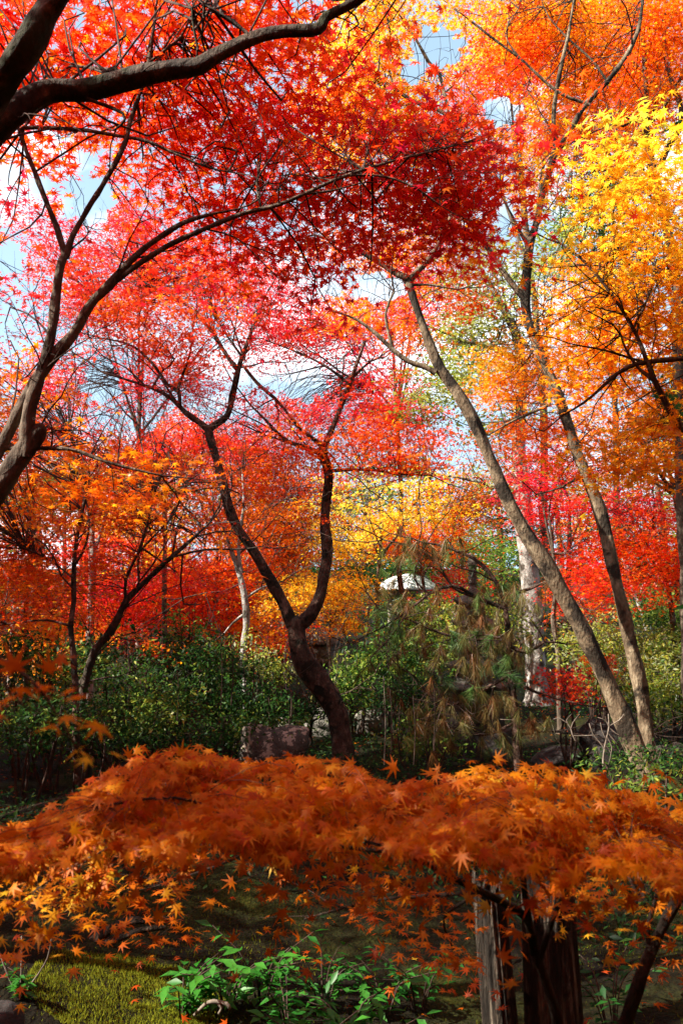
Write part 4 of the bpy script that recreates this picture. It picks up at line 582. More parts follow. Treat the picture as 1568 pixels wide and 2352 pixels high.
# ------------------------------------------------------------------ pine
def pine():
    limbs = [[(1190, 1760, 13), (1183, 1650, 12), (1172, 1540, 10), (1165, 1440, 8), (1150, 1360, 6), (1110, 1300, 5), (1060, 1270, 4), (1000, 1250, 3)],
        [(1165, 1400, 6), (1100, 1375, 5.5), (1040, 1345, 5), (985, 1365, 4), (940, 1400, 3), (880, 1440, 2)], [(1100, 1375, 4), (1040, 1350, 3.5), (1010, 1300, 3), (960, 1260, 2.5), (880, 1240, 2)], [(1160, 1370, 5), (1220, 1350, 4), (1270, 1330, 3), (1290, 1350, 2)], [(1168, 1480, 5), (1210, 1500, 4.5), (1250, 1475, 3), (1300, 1480, 2)], [(1170, 1550, 5), (1100, 1590, 4.5), (1040, 1620, 3.5), (1000, 1610, 2.5)], [(1172, 1560, 4.5), (1230, 1590, 4), (1300, 1610, 3), (1370, 1625, 2)], [(1165, 1460, 5), (1090, 1470, 4), (1000, 1450, 3), (930, 1420, 2), (870, 1400, 2)], [(985, 1365, 3), (950, 1330, 2.5), (960, 1290, 2)], [(1180, 1660, 4), (1110, 1690, 3), (1030, 1670, 2)], [(1185, 1690, 4), (1260, 1680, 3), (1350, 1690, 2)], [(940, 1400, 2.5), (900, 1460, 2), (860, 1500, 1.5)]]
    e = tree('pine_tree', 'ragged young pine with drooping brown and green needles', 'tree', limbs, 9.6, BK_RED, [])
    def tufts(name, spots, tint, droop, ln, nneed):
        AV, AT, AA = [], [], []; b = 0
        for px, py, sx, sy, cnt in spots:
            for _ in range(cnt):
                c = P(px + rng.normal() * sx, py + rng.normal() * sy, 9.6 + rng.normal() * .35)
                n = int(nneed * 1.9 * rng.uniform(.6, 1.3)); ax = norm(np.array([rng.normal() * .5, rng.normal() * .5, -droop + rng.normal() * .4]))
                d = norm(ax + rng.normal(size=(n, 3)) * .42); d[:, 2] -= droop * .25; d = norm(d)
                l = ln * rng.uniform(.6, 1.15, n); base = c + d * rng.uniform(0, .04, (n, 1)) - ax * rng.uniform(0, .06, (n, 1))
                s = norm(np.cross(d, rng.normal(size=(n, 3)))) * .0018
                V = np.stack([base - s, base + s, base + d * l[:, None] + np.array([0, 0, -.018 * droop])], 1).reshape(-1, 3)
                AV.append(V); AT.append(np.arange(n * 3).reshape(-1, 3) + b); b += n * 3; AA.append(np.repeat(np.clip(tint + rng.normal() * .1 + rng.normal(size=n) * .05, 0, 1), 3))
        mesh(name, np.concatenate(AV), None, NEEDLE, e, False, {'tint': np.concatenate(AA)}, np.concatenate(AT))
    tufts('green_needles', [(870, 1410, 14, 12, 4), (905, 1440, 12, 10, 3), (1060, 1460, 14, 12, 4), (1100, 1440, 20, 12, 3), (1080, 1540, 16, 16, 3), (1160, 1540, 18, 14, 4), (1170, 1555, 8, 8, 3), (1130, 1475, 30, 20, 4), (930, 1290, 16, 14, 3), (1150, 1350, 30, 16, 4), (1000, 1550, 30, 30, 3), (1130, 1340, 30, 20, 3), (980, 1420, 40, 30, 4)], .24, .55, .17, 46)
    tufts('brown_needles', [(1120, 1400, 60, 36, 23), (1060, 1400, 50, 36, 15), (950, 1260, 40, 22, 16), (890, 1360, 30, 20, 7), (1030, 1270, 30, 20, 7), (1130, 1500, 34, 40, 20), (1090, 1500, 30, 30, 11), (1180, 1480, 24, 30, 8), (1120, 1600, 50, 30, 15), (1040, 1610, 34, 26, 11), (975, 1650, 30, 22, 17), (930, 1500, 40, 40, 11), (1010, 1480, 40, 40, 13), (1000, 1690, 60, 26, 15), (1150, 1660, 60, 30, 15), (1240, 1640, 50, 20, 7), (1200, 1370, 40, 16, 8)], .62, 1.1, .16, 38)
    # fine dead side twigs
    sk = np.vstack([smooth_path(pix(l, 9.6), .1) for l in limbs]); cc = np.array([P(rng.normal(1090, 110), rng.normal(1480, 110), 9.6 + rng.normal() * .4) for _ in range(240)])
    twigs(e, cc, sk, BK_TWIG, .007, 1.3, 1.0, 'dead_twigs')
pine()

# ------------------------------------------------------------------ masonry and rocks
def poly(parts):
    """merge (V, faces) lists"""
    V, Fc, b = [], [], 0
    for v, f in parts:
        V.append(np.asarray(v, float)); Fc += [tuple(i + b for i in q) for q in f]; b += len(v)
    return np.vstack(V), Fc
def slab(c, a0, a1, z0, z1, rot=.4, n=4, curl=0, sub=6):
    """square frustum with bevelled edges and upturned corners"""
    rings = [(a0 * .97, z0), (a0, z0 + .02 * (z1 - z0) + .004), (a0 + (a1 - a0) * .98, z1 - .004), (a1 * .97, z1)]
    V = []; m = n * sub
    for a, z in rings:
        for k in range(m):
            s, t = divmod(k, sub); f = t / sub
            p0 = np.array([math.cos(rot + 2 * math.pi * s / n), math.sin(rot + 2 * math.pi * s / n)]); p1 = np.array([math.cos(rot + 2 * math.pi * (s + 1) / n), math.sin(rot + 2 * math.pi * (s + 1) / n)])
            q = (p0 * (1 - f) + p1 * f) * a; corner = (2 * abs(f - .5)) ** 2
            V.append((c[0] + q[0], c[1] + q[1], c[2] + z + curl * corner * (a / max(a0, a1)) ** 3))
    Fc = [(r * m + k, r * m + (k + 1) % m, (r + 1) * m + (k + 1) % m, (r + 1) * m + k) for r in range(3) for k in range(m)]
    Fc += [tuple(range(m - 1, -1, -1)), tuple(range(3 * m, 4 * m))]
    return V, Fc
def flat_shade(o):
    o.data.polygons.foreach_set('use_smooth', np.zeros(len(o.data.polygons), bool)); return o
def pagoda():
    b = P(1092, 1740, 11.2); x, y = b[0], b[1]; z = g(x, y); e = empty('stone_pagoda', (x, y, z), 'tiered stone pagoda half hidden behind the ragged pine', 'pagoda')
    c = (x, y, z); top = P(1075, 1265, 11.2)[2] - z
    h = 0.55
    V, Fc = poly([slab(c, .62, .55, -.15, .30), slab(c, .42, .40, .303, .62)]); flat_shade(mesh('base', V, Fc, DARKROCK, e))
    zz = .623; a = .46; n = 5; ht = (top - zz) * .70 / n
    for k in range(n):
        V, Fc = slab(c, a * .62, a * .58, zz, zz + ht * .55); flat_shade(mesh('storey', V, Fc, STONE, e))
        V, Fc = poly([slab(c, a, a * 1.04, zz + ht * .553, zz + ht * .66, curl=.05), slab(c, a * 1.02, a * .55, zz + ht * .663, zz + ht * .995, curl=.035)]); flat_shade(mesh('roof', V, Fc, STONE, e))
        zz += ht; a *= .87
    prof = [(.09, 0), (.15, .03), (.15, .10), (.07, .13), (.06, .2), (.10, .22), (.06, .26), (.10, .30), (.06, .34), (.10, .38), (.06, .42), (.09, .47), (.11, .53), (.07, .60), (.0, .66)]
    s = (top - zz) / .66; pth = np.array([[x, y, zz + q[1] * s, q[0] * .62] for q in prof]); V, Q = tube(pth, 14, .02, 3); mesh('finial', V, None, STONE, e, True, None, quads_to_tri(Q))
pagoda()
def rock(label, px, py, d, sx, sy, sz, mat, seed, blocky=0, sink=.25):
    r = np.random.default_rng(seed); n, m = 30, 44
    th = np.linspace(0, np.pi, n)[:, None]; ph = np.linspace(0, 2 * np.pi, m, endpoint=False)[None]
    q = np.stack([np.sin(th) * np.cos(ph), np.sin(th) * np.sin(ph), np.cos(th) + 0 * ph], -1)
    if blocky: q = np.sign(q) * np.abs(q) ** (1 - .55 * blocky)
    f = 1
    for k in range(7):
        a = r.normal(size=3); s = 1.4 * 1.7 ** k; f = f + .22 / 1.75 ** k * np.sin(q @ a * s + r.uniform(0, 6))
    for k in range(5):      # cleaved facets
        a = norm(r.normal(size=3)); dd = q @ a * f; f = np.where(dd > .8, f * .8 / np.maximum(dd, .01) * .6 + f * .4, f)
    q = q * f[..., None] * np.array([sx, sy, sz])
    p = P(px, py, d); z = g(p[0], p[1]); c = np.array([p[0], p[1], max(z, p[2] - sz * .5) if False else z + sz * (1 - 2 * sink) ])
    e_q = np.stack([np.arange(n - 1)[:, None] * m + np.arange(m)[None], np.arange(n - 1)[:, None] * m + (np.arange(m)[None] + 1) % m, np.arange(1, n)[:, None] * m + (np.arange(m)[None] + 1) % m, np.arange(1, n)[:, None] * m + np.arange(m)[None]], -1).reshape(-1, 4)[:, ::-1]
    o = mesh('rock', (q + 0).reshape(-1, 3), None, mat, None, True, None, e_q); o.location = c; o.rotation_euler = (0, 0, r.uniform(-.3, .3)); return tag(o, label, 'rock')
rock('flat topped dark rock blotched with pale lichen left of the crooked trunk', 625, 1740, 10.0, .36, .30, .30, LICHEN, 4, .9, .22)
rock('small grey stone on the sunlit moss behind the lichened rock', 640, 1668, 13.2, .22, .16, .12, STONE, 6)
rock('grey boulder beside the small dark tree behind the crooked trunk', 748, 1655, 13.0, .34, .25, .24, STONE, 9)
rock('pale stone peeking above the bush left of the lichened rock', 345, 1722, 9.2, .16, .14, .10, STONE, 12)
rock('dark boulder at the foot of the leaning tan trunk', 1385, 1650, 9.8, .28, .28, .32, DARKROCK, 14, .2)
rock('pale rock in the sun right of the rightmost trunk', 1545, 1690, 10.5, .18, .15, .10, STONE, 17)
rock('dark rock low behind the ragged pine', 1290, 1665, 10.2, .34, .3, .18, DARKROCK, 21)
rock('mossy rock under the bush at the bottom left corner', -40, 2370, 3.4, .11, .10, .08, DARKROCK, 23, .3)
rock('weathered grey rock half buried right of the crooked trunk', 855, 1610, 13, .22, .18, .2, STONE, 25, .2)
# pavilion roof, far
def pavilion():
    d = 27.0; p = P(935, 1352, d); x, y, zt = p; z0 = g(x, y); e = empty('pavilion', (x, y, z0), 'pale sunlit roof of a garden pavilion showing through leaves', 'pavilion')
    n = 40; prof = [(0, .44), (.25, .41), (.5, .32), (.75, .18), (.92, .05), (1.0, -.02), (1.0, -.07), (.9, -.06)]
    V = [(x + 1.0 * r * math.cos(2 * math.pi * k / n), y + 1.0 * r * math.sin(2 * math.pi * k / n), zt + h_) for r, h_ in prof for k in range(n)]
    Fc = [(i * n + k, i * n + (k + 1) % n, (i + 1) * n + (k + 1) % n, (i + 1) * n + k)[::-1] for i in range(len(prof) - 1) for k in range(n)]
    mesh('roof', V, Fc, ROOF, e)
    prof = [(.90, -.062), (.90, -.22), (.80, -.22), (.80, -.065)]
    V = [(x + r * math.cos(2 * math.pi * k / n), y + r * math.sin(2 * math.pi * k / n), zt + h_) for r, h_ in prof for k in range(n)]
    Fc = [(i * n + k, i * n + (k + 1) % n, (i + 1) * n + (k + 1) % n, (i + 1) * n + k)[::-1] for i in range(3) for k in range(n)]
    mesh('eave', V, Fc, TIMBER, e)
    for k in range(4):
        a = math.pi / 4 + k * math.pi / 2; q = np.array([[x + .7 * math.cos(a), y + .7 * math.sin(a), zz, .06] for zz in np.linspace(z0 - .1, zt - .1, 8)]); V, Q = tube(q, 10, .03, k); mesh('post', V, None, TIMBER, e, True, None, quads_to_tri(Q))
pavilion()
# ribbed stone lantern behind the fork
def stone_lantern():
    d = 17.5; p = P(738, 1440, d); x, y, zt = p; z0 = g(x, y); e = empty('stone_lantern', (x, y, z0), 'grey ribbed garden lantern behind the fork of the crooked trunk', 'lantern')
    H = zt - z0; n = 36
    def lathe(name, prof, rib=0, mat=STONE):
        V = [(x + r * (1 + rib * math.cos(12 * 2 * math.pi * k / n) * min(1, r * 4)) * math.cos(2 * math.pi * k / n), y + r * (1 + rib * math.cos(12 * 2 * math.pi * k / n) * min(1, r * 4)) * math.sin(2 * math.pi * k / n), z0 + h_) for r, h_ in prof for k in range(n)]
        Fc = [(i * n + k, i * n + (k + 1) % n, (i + 1) * n + (k + 1) % n, (i + 1) * n + k)[::-1] for i in range(len(prof) - 1) for k in range(n)]
        return mesh(name, V, Fc, mat, e)
    lathe('cap', [(0.005, H), (.10, H - .02), (.22, H - .10), (.30, H - .22), (.33, H - .32), (.30, H - .34), (.1, H - .33)], .07)
    lathe('light_box', [(.22, H - .335), (.24, H - .36), (.24, H - .56), (.22, H - .58)], .02)
    lathe('shelf', [(.1, H - .582), (.30, H - .59), (.28, H - .68), (.16, H - .76)], .05)
    lathe('shaft', [(.14, H - .762), (.12, H - .95), (.12, .12), (.2, .10), (.22, -.1)], .03)
stone_lantern()
def red_lantern():
    d = 15.5; p = P(724 / 1.3265 + 6, 1998 / 1.3265, d); x, y, z = p; z0 = g(x, y); e = empty('red_lantern', (x, y, z0), 'small red banded lantern beyond the shrubs left of the white slender stem', 'lantern')
    r0 = 8.5 * d / F; h_ = 22 * d / F; q = np.array([[x, y, z - h_ / 2 + h_ * t, r0 * (.55 + .45 * math.sin(math.pi * min(1, max(0, t)))) * (1 + .05 * math.cos(t * 2 * math.pi * 4))] for t in np.linspace(0, 1, 33)])
    V, Q = tube(q, 18, 0, 1); mesh('shade', V, None, REDP, e, True, None, quads_to_tri(Q))
    for t in (-.04, 1.04, .33, .66):
        zz = z - h_ / 2 + h_ * t; rr = r0 * (.58 + .45 * math.sin(math.pi * min(1, max(0, t))))
        V, Q = tube(np.array([[x, y, zz - h_ * .04, rr], [x, y, zz, rr * 1.02], [x, y, zz + h_ * .04, rr]]), 18, 0, 1); mesh('band', V, None, BLACK, e, True, None, quads_to_tri(Q))
    V, Q = tube(np.array([[x, y + .02, zz, .016] for zz in np.linspace(z0 - .1, z - h_ * .5, 6)]), 8, 0, 1); mesh('post', V, None, BLACK, e, True, None, quads_to_tri(Q))
red_lantern()

# ------------------------------------------------------------------ stumps, roots and dead wood
def stump(label, px, d, hw, top, seed, lean=0):
    r = np.random.default_rng(seed); b = P(px, 2380, d); x, y = b[0], b[1]; z0 = g(x, y) - .1; zt = P(px, top, d)[2]; rad = hw * d / F; n, m = 60, 120
    ph = np.linspace(0, 2 * np.pi, m, endpoint=False)[None]; t = np.linspace(0, 1, n)[:, None]
    f = 1 + .0 * ph * t
    for k, a in ((2, .10), (3, .08), (5, .06), (9, .05), (17, .03), (31, .022), (47, .016)): f = f + a * np.sin(k * ph + r.uniform(0, 6) + .6 * np.sin(t * r.uniform(1, 3) + r.uniform(0, 6)))
    f = f * (1.28 - .30 * t ** .6) + .35 * np.exp(-t * 7) * (.5 + .5 * np.sin(4 * ph + 1))
    jag = .05 * np.sin(5 * ph + 1) + .03 * np.sin(13 * ph) + .02 * np.sin(29 * ph + 2)
    zz = z0 + (zt - z0) * (t + jag * t ** 4)
    V = np.stack([x + lean * t + rad * f * np.cos(ph), y + rad * f * np.sin(ph), zz + 0 * ph], -1)
    ins = np.stack([x + lean + rad * .78 * f[-1:] * np.cos(ph), y + rad * .78 * f[-1:] * np.sin(ph), zz[-1:] - .02 + 0 * ph], -1)
    ins2 = np.stack([x + lean + rad * .15 * np.cos(ph), y + rad * .15 * np.sin(ph), zt - .10 + 0 * ph], -1)
    V = np.concatenate([V, ins, ins2]); nn = n + 2
    Q = np.stack([np.arange(nn - 1)[:, None] * m + np.arange(m)[None], np.arange(nn - 1)[:, None] * m + (np.arange(m)[None] + 1) % m, np.arange(1, nn)[:, None] * m + (np.arange(m)[None] + 1) % m, np.arange(1, nn)[:, None] * m + np.arange(m)[None]], -1).reshape(-1, 4)
    o = mesh('tree_stump', V.reshape(-1, 3) - np.array([x, y, z0]), None, WOOD, None, True, None, Q); o.location = (x, y, z0); return tag(o, label, 'stump')
stump('narrow weathered stump with its left face in sunlight', 1166, 3.25, 36, 2050, 5, -.06)
stump('broad dark weathered stump in shadow right of the sunlit one', 1278, 3.35, 48, 1975, 8, -.02)
def stick(name, label, cat, limbs, d, mat):
    return tree(name, label, cat, limbs, d, mat, [], rooted=False, step=d * .008, fine=0)
stick('dead_twig', 'bleached branching dead twig at the foot of the leaning tan trunk', 'twig', [[(1384, 1760, 3), (1386, 1730, 2.6), (1392, 1700, 2.4), (1398, 1670, 2.2), (1396, 1640, 1.6)], [(1388, 1722, 2), (1376, 1705, 1.8), (1360, 1685, 1.6), (1352, 1662, 1.2)], [(1398, 1672, 1.8), (1412, 1684, 1.6), (1424, 1690, 1)], [(1396, 1684, 1.8), (1408, 1700, 1.6), (1420, 1712, 1)], [(1394, 1694, 1.6), (1404, 1716, 1.4), (1400, 1740, 1)], [(1398, 1668, 1.6), (1420, 1655, 1.5), (1432, 1640, 1)], [(1392, 1700, 1.6), (1382, 1680, 1.4), (1378, 1660, 1)], [(1398, 1672, 1.5), (1390, 1655, 1.3), (1372, 1648, 1)], [(1390, 1712, 1.5), (1402, 1730, 1.2), (1396, 1756, .8)]], 7.6, DEADW)
stick('dead_twig', 'curved bleached dead twigs on the dark ground left of the dead branching twig', 'twig', [[(1320, 1700, 2), (1310, 1672, 2), (1322, 1650, 1.6), (1330, 1640, 1.2)], [(1310, 1672, 1.6), (1300, 1655, 1.5), (1312, 1640, 1)], [(1316, 1690, 1.6), (1340, 1690, 1.5), (1375, 1688, 1.2)], [(1306, 1665, 1.4), (1284, 1650, 1.2), (1270, 1652, .9)]], 7.8, DEADW)
stick('dead_root', 'grey exposed root slanting down the moss at lower left', 'root', [[(150, 2235, 16), (190, 2190, 15), (230, 2150, 13), (290, 2120, 12), (350, 2118, 9), (400, 2110, 6)], [(215, 2165, 9), (260, 2160, 10), (330, 2135, 9), (380, 2130, 5)], [(180, 2200, 8), (130, 2215, 8), (100, 2222, 6)]], 4.3, WOOD)
stick('dead_branch', 'pale broken branch end lying among the green plants', 'branch', [[(446, 2332, 4), (470, 2308, 5), (490, 2300, 5.5), (520, 2306, 5.5), (528, 2316, 5)], [(498, 2302, 4), (508, 2316, 4), (502, 2328, 3)]], 3.75, DEADW)
stick('dead_twig', 'thin dry twigs standing in the lower left corner', 'twig', [[(46, 2300, 3), (50, 2230, 2.5), (50, 2150, 2)], [(46, 2300, 3.5), (20, 2240, 3), (0, 2190, 2.5), (-20, 2140, 2)], [(48, 2295, 3), (80, 2250, 2.5), (110, 2200, 2), (120, 2150, 1.5)]], 3.7, DEADW)
# ------------------------------------------------------------------ shrubs
def shrub(name, label, cat, px, py, rpx, rpy, d, tint, cov, size, group=None, nst=5, mat=None, shape='oval', rd=None, **kw):
    c = P(px, py, d); z = g(c[0], c[1]); rd = rd or rpx * d / F * .8
    e = empty(name, (c[0], c[1], z), label, cat, group); paths = []
    for k in range(nst):
        a = rng.uniform(-1, 1, 2); top = np.array([c[0] + a[0] * rpx * d / F * .8, c[1] + a[1] * rd * .8, c[2] + rpy * d / F * rng.uniform(-.2, .8)])
        b = np.array([c[0] + a[0] * .1, c[1] + a[1] * .1, z - .05]); m1 = (b + top) / 2 + rng.normal(size=3) * .07
        paths.append(smooth_path(np.column_stack([np.array([b, m1, top]), [.016, .011, .004]]), .08))
    for s in paths:
        V, Q = tube(s, 6, .1, 1); mesh('stem', V, None, BK_TWIG, e, True, None, quads_to_tri(Q))
    pads = [(px + rng.normal() * rpx * .35, py + rng.normal() * rpy * .35, rpx * .75, rpy * .7, d, rd, tint + rng.normal() * .05, cov * .8, size) for _ in range(3)]
    cc = crown(e, pads, mat or GREEN, name='leaves', shape=shape, per=10, spread=1.6, tilt=.7, tj=.12, flat=.5, soft=.62, **kw)
    twigs(e, cc, np.vstack(paths), r0=.004, maxd=1.2, frac=.6)
S = [('tall thin shrub poking up between the leaning dark stem and the white tree', 420, 1430, 50, 60, 11.5, .5, .7, .07), ('loose yellowing shrub left of the white slender tree', 500, 1480, 60, 40, 12, .8, .7, .065), ('wispy shrub of yellow leaves left of the crooked trunk', 610, 1520, 50, 50, 12, .76, .8, .065), ('scraggy green shrub at the middle left', 250, 1500, 70, 60, 10.5, .52, .8, .07), ('low tangled shrub in front of the thicket at left', 180, 1680, 120, 40, 8.4, .4, .8, .055), ('dense green shrub left of the thin straight stem', 70, 1500, 110, 70, 10, .34, 1.3, .075), ('yellow green shrub between the two dark stems at left', 130, 1520, 70, 60, 9.4, .60, .8, .07),
     ('dark shrub low at the left edge', 60, 1640, 130, 60, 8, .30, 1.0, .065), ('broad dark green shrub left of the white slender tree', 390, 1520, 120, 60, 11, .36, 1.2, .07), ('feathery green shrub in front of the white slender tree', 520, 1560, 110, 70, 11.5, .40, 1.5, .07),
     ('olive shrub in the middle of the left thicket', 330, 1590, 110, 70, 10, .48, 1.2, .065), ('yellow tinged low shrub in the left thicket', 300, 1640, 90, 40, 9.5, .66, .9, .06), ('deep green shrub below the white slender tree', 600, 1610, 90, 50, 11, .34, 1.4, .065), ('dark leafy shrub at the back of the lichened rock', 500, 1670, 120, 40, 10, .38, 1.0, .06),
     ('low dark shrub right of the thin straight stem', 290, 1690, 110, 36, 8.6, .34, .9, .055), ('green shrub right behind the crooked trunk', 880, 1500, 80, 60, 13, .50, 1.5, .08), ('bright green shrub catching the sun by the crooked trunk', 820, 1560, 60, 60, 12.5, .58, 1.3, .08), ('dark glossy shrub right of the crooked trunk', 900, 1590, 70, 40, 11.8, .26, 1.3, .075), ('yellow green shrub behind the ragged pine', 990, 1480, 90, 70, 14, .68, 1.2, .08),
     ('olive shrub at the foot of the ragged pine', 980, 1690, 90, 40, 9.6, .52, .7, .06), ('pale yellow green shrub between the tan trunks', 1360, 1500, 80, 70, 12.5, .82, 1.3, .075), ('lime green shrub behind the rightmost trunk', 1500, 1480, 90, 60, 13, .76, 1.5, .075), ('yellow green shrub at the right edge', 1540, 1580, 70, 60, 12, .78, 1.3, .07), ('pale gold shrub low between the tan trunks', 1400, 1570, 60, 40, 12, .86, 1.1, .07), ('green shrub far right behind the pale leaning trunk', 1530, 1420, 70, 50, 15, .62, 1.4, .08), ('dark green weedy shrub at the foot of the rightmost trunk', 1450, 1740, 110, 30, 8, .4, .8, .05), ('yellow green shrub left of the pale thick trunk', 1110, 1420, 70, 60, 14.5, .72, 1.0, .08), ('light leaved low shrub at the right edge above the bush', 1500, 1800, 90, 26, 5.6, .66, .7, .045), ('leafy shrub behind the pine at its left', 950, 1420, 60, 50, 15, .66, 1.0, .08)]
for lb, px, py, rx, ry, d, t, cv, s in S: shrub('shrub', lb, 'shrub', px, py, rx, ry, d, t, cv, s, 'shrubs of the thicket')
for lb, px, py, rx, ry, d, t in [('low orange maple shrub among the green shrubs at left', 350, 1470, 50, 30, 10.8, .52), ('low red maple shrub behind the white slender tree', 590, 1480, 50, 26, 13.5, .26), ('orange maple shrub behind the thin straight stem', 110, 1450, 60, 36, 10.8, .56), ('low red maple shrub at the foot of the leaning tan trunk', 1290, 1590, 60, 40, 9.8, .30), ('orange maple shrub behind the leaning tan trunk', 1390, 1530, 40, 24, 11.5, .42)]:
    shrub('maple_shrub', lb, 'shrub', px, py, rx, ry, d, t, 1.2, .06, None, 5, MAPLE, 5)
# small dark tree with a clear stem on the sunlit moss
tree('dwarf_tree', 'small dark round headed tree with a clear stem on the sunlit moss', 'tree', [[(714, 1710, 6), (712, 1685, 5.5), (716, 1655, 4.5), (712, 1625, 3)], [(714, 1665, 3), (690, 1645, 2), (675, 1630, 1)], [(715, 1660, 3), (740, 1640, 2), (750, 1620, 1)]], 12, BK_DARK, [(690, 1635, 46, 20, 12, .3, .2, 1.4, .06), (725, 1625, 40, 22, 12, .3, .22, 1.4, .06), (745, 1650, 30, 14, 12, .2, .2, 1.0, .06), (660, 1655, 26, 12, 12, .2, .24, 1.0, .06)], None, GREEN, (.004, 1, .7), shape='oval')
# broad leaved plants in the lower part
def plant(label, px, py, d, n, h_, size, tint, seed):
    c = P(px, py, d); x, y = c[0], c[1]; z = g(x, y); e = empty('ground_plant', (x, y, z), label, 'plant', 'green plants on the mossy bank')
    AV, AT, AA = [], [], []; b = 0; TV, TQ = [], []; tb = 0
    for k in range(n):
        a = rng.uniform(0, 6.28); l = rng.uniform(.5, 1.1) * h_; top = np.array([x + math.cos(a) * l * .8, y + math.sin(a) * l * .6, z + l * rng.uniform(.6, 1)])
        s = smooth_path(np.array([[x + math.cos(a) * .02, y + math.sin(a) * .02, z - .02, .0035], [x + math.cos(a) * l * .3, y + math.sin(a) * l * .25, z + l * .55, .003], [*top, .0018]]), .03)
        V, Q = tube(s, 5, 0, 1); TV.append(V); TQ.append(Q + tb); tb += len(V)
        m = 9; tt = np.linspace(.35, 1, m); ii = (tt * (len(s) - 1)).astype(int); pos = s[ii, :3]
        dirn = np.array([math.cos(a), math.sin(a), .1]); side = np.array([-math.sin(a), math.cos(a), 0])
        az = np.where(np.arange(m)[:, None] % 2 == 0, side, -side) + dirn * rng.uniform(.2, .8, (m, 1)) + np.array([0, 0, -.15]); az[-1] = dirn
        nr = np.array([0, 0, 1]) + rng.normal(size=(m, 3)) * .28; sz = size * rng.uniform(.7, 1.2, m); azn = norm(az)
        V, T = leaves(pos + azn * sz[:, None] * .5, nr, sz, 'oval', az); AV.append(V); AT.append(T + b); b += len(V); AA.append(np.repeat(np.clip(tint + rng.normal(size=m) * .06, 0, 1), 5))
    mesh('leaves', np.concatenate(AV), None, GLOSSY, e, False, {'tint': np.concatenate(AA)}, np.concatenate(AT))
    mesh('stems', np.concatenate(TV), None, BK_TWIG, e, True, None, quads_to_tri(np.concatenate(TQ)))
GLOSSY = leafmat('glossy_leaf', [(0, (.006, .04, .008)), (.4, (.02, .13, .014)), (.7, (.06, .25, .02)), (1, (.22, .34, .04))], .42, .022, .45, 1.4)
for i, (px, py, d, n, h_, s, t, lb) in enumerate([(420, 2290, 3.85, 9, .24, .085, .5, 'glossy green plant with whorled leaves beside the sunlit moss'), (520, 2280, 3.9, 9, .26, .08, .55, 'glossy green plant above the pale broken branch'), (600, 2260, 4.05, 9, .26, .075, .5, 'leafy green plant at the middle of the bottom clump'), (660, 2300, 3.7, 10, .26, .075, .45, 'leafy green plant lowest in the bottom clump'), (740, 2240, 4.1, 9, .26, .07, .42, 'dark leafy plant at the back of the bottom clump'), (800, 2290, 3.75, 10, .28, .07, .5, 'shiny leaved plant at the right of the bottom clump'), (880, 2230, 4.1, 9, .26, .07, .45, 'dark plant under the orange bush right of the bottom clump'), (720, 2340, 3.5, 9, .22, .075, .5, 'green plant at the bottom edge in the clump'), (960, 2200, 4.2, 8, .24, .06, .3, 'dim green plant behind the narrow stump'), (560, 2330, 3.55, 7, .16, .06, .48, 'short green plant right of the pale broken branch'), (1330, 2310, 3.1, 9, .22, .06, .3, 'dark leafy plant in front of the broad stump'), (1480, 2330, 3.0, 8, .24, .06, .35, 'dim plant in the bottom right corner'), (1540, 2290, 2.9, 5, .26, .09, .55, 'broad leaved green plant at the bottom right edge'), (880, 2300, 3.6, 8, .22, .07, .5, 'green plant nearest the narrow stump on its left'), (60, 2290, 3.7, 6, .12, .05, .5, 'small green plant in the lower left corner'), (1400, 2150, 3.9, 8, .4, .06, .2, 'dark plant behind the slanting sapling')]):
    plant(lb, px, py, d, n, h_, s, t, i)
# moss, ground cover and litter
def scatter(n, xr, yr, dens=None):
    x = rng.uniform(*xr, n); y = rng.uniform(*yr, n); ok = np.abs(x) < .42 * y + .6
    x, y = x[ok], y[ok]
    if dens is not None: k = rng.uniform(size=len(x)) < dens(x, y); x, y = x[k], y[k]
    return np.stack([x, y, ground(x, y) + .012 * fbm2(x, y, 9, 11) * (np.hypot(x, y - 5) < 14)], 1)
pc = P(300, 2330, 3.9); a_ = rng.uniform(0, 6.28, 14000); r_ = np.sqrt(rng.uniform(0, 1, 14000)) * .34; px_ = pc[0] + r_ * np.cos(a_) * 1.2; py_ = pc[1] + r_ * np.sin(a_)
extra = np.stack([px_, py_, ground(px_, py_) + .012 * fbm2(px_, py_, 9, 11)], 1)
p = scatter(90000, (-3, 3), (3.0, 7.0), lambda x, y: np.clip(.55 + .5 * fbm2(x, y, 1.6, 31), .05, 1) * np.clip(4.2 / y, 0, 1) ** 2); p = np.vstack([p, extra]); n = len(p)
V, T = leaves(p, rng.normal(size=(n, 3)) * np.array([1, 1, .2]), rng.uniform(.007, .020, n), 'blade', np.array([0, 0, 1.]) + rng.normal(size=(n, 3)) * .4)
V = V.reshape(n, 3, 3); V[:, :2] = p[:, None] + (V[:, :2] - p[:, None]) * 3.2; V = V.reshape(-1, 3)
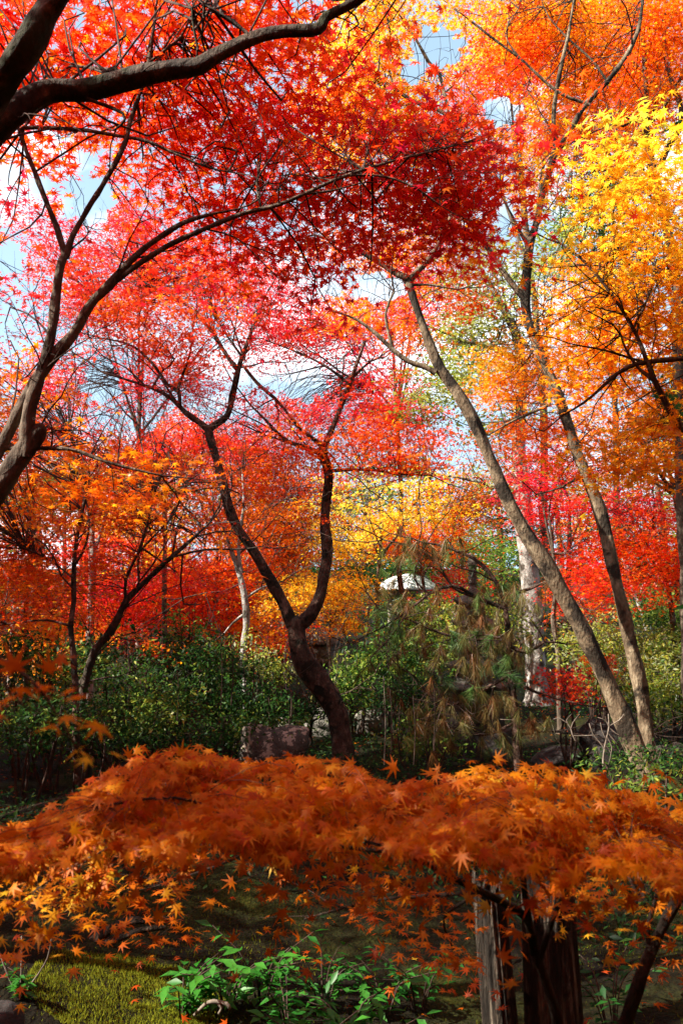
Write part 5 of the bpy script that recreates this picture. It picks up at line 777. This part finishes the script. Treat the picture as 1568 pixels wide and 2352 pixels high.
MOSS = leafmat('moss', [(0, (.008, .009, .002)), (.5, (.04, .046, .006)), (1, (.22, .24, .02))], .35, .0, .6, 1.2)
tag(mesh('moss', V, None, MOSS, None, False, {'tint': np.repeat(np.clip(rng.normal(.5, .2, n) + .2 * fbm2(p[:, 0], p[:, 1], 2.2, 5) + np.where(np.arange(n) >= n - 14000, .3, 0), 0, 1), 3)}, T), kind='stuff')  # blades of the sunlit patch tinted lighter, its sunlight put into the colour
p = scatter(110000, (-9, 9), (4.6, 20), lambda x, y: np.clip(.45 + .6 * fbm2(x, y, .9, 41), .03, 1)); n = len(p)
V, T = leaves(p + np.array([0, 0, 1]) * rng.uniform(.01, .16, (n, 1)), np.array([0, -.3, 1]) + rng.normal(size=(n, 3)) * .5, rng.uniform(.035, .075, n), 'oval')
tag(mesh('ground_cover', V, None, GREEN, None, False, {'tint': np.repeat(np.clip(rng.normal(.26, .16, n), 0, 1), 5)}, T), kind='stuff')
p = scatter(9000, (-9, 9), (3.0, 18)); n = len(p)
V, T = leaves(p + np.array([0, 0, .035]), np.array([0, 0, 1]) + rng.normal(size=(n, 3)) * .3, rng.uniform(.04, .065, n), 5)
tag(mesh('fallen_leaves', V, None, SHADED_MAPLE, None, False, {'tint': np.repeat(np.clip(rng.normal(.32, .24, n), 0, 1), len(TEMPL[5][0]))}, T), kind='stuff')
# thin upright weed stalks in the thicket
for i, (px, py, top, d) in enumerate([(673, 2160, 1900, 9.5), (770, 2130, 1960, 10), (705, 2150, 1930, 10), (1170, 2330, 2060, 9), (1190, 2300, 2100, 9), (1320, 2290, 2020, 9), (540, 2200, 2010, 9.5), (880, 2210, 2020, 10.5), (1260, 2330, 2120, 8.6)]):
    k = 1 / 1.3265
    stick('weed_stalk', 'thin dry weed stalk standing in the thicket', 'stalk', [[(px * k, py * k, 1.7), (px * k + 3, (py + top) / 2 * k, 1.4), (px * k - 2, top * k, .9)]], d, BK_TWIG if i % 3 else DEADW)['group'] = 'dry weed stalks in the thicket'
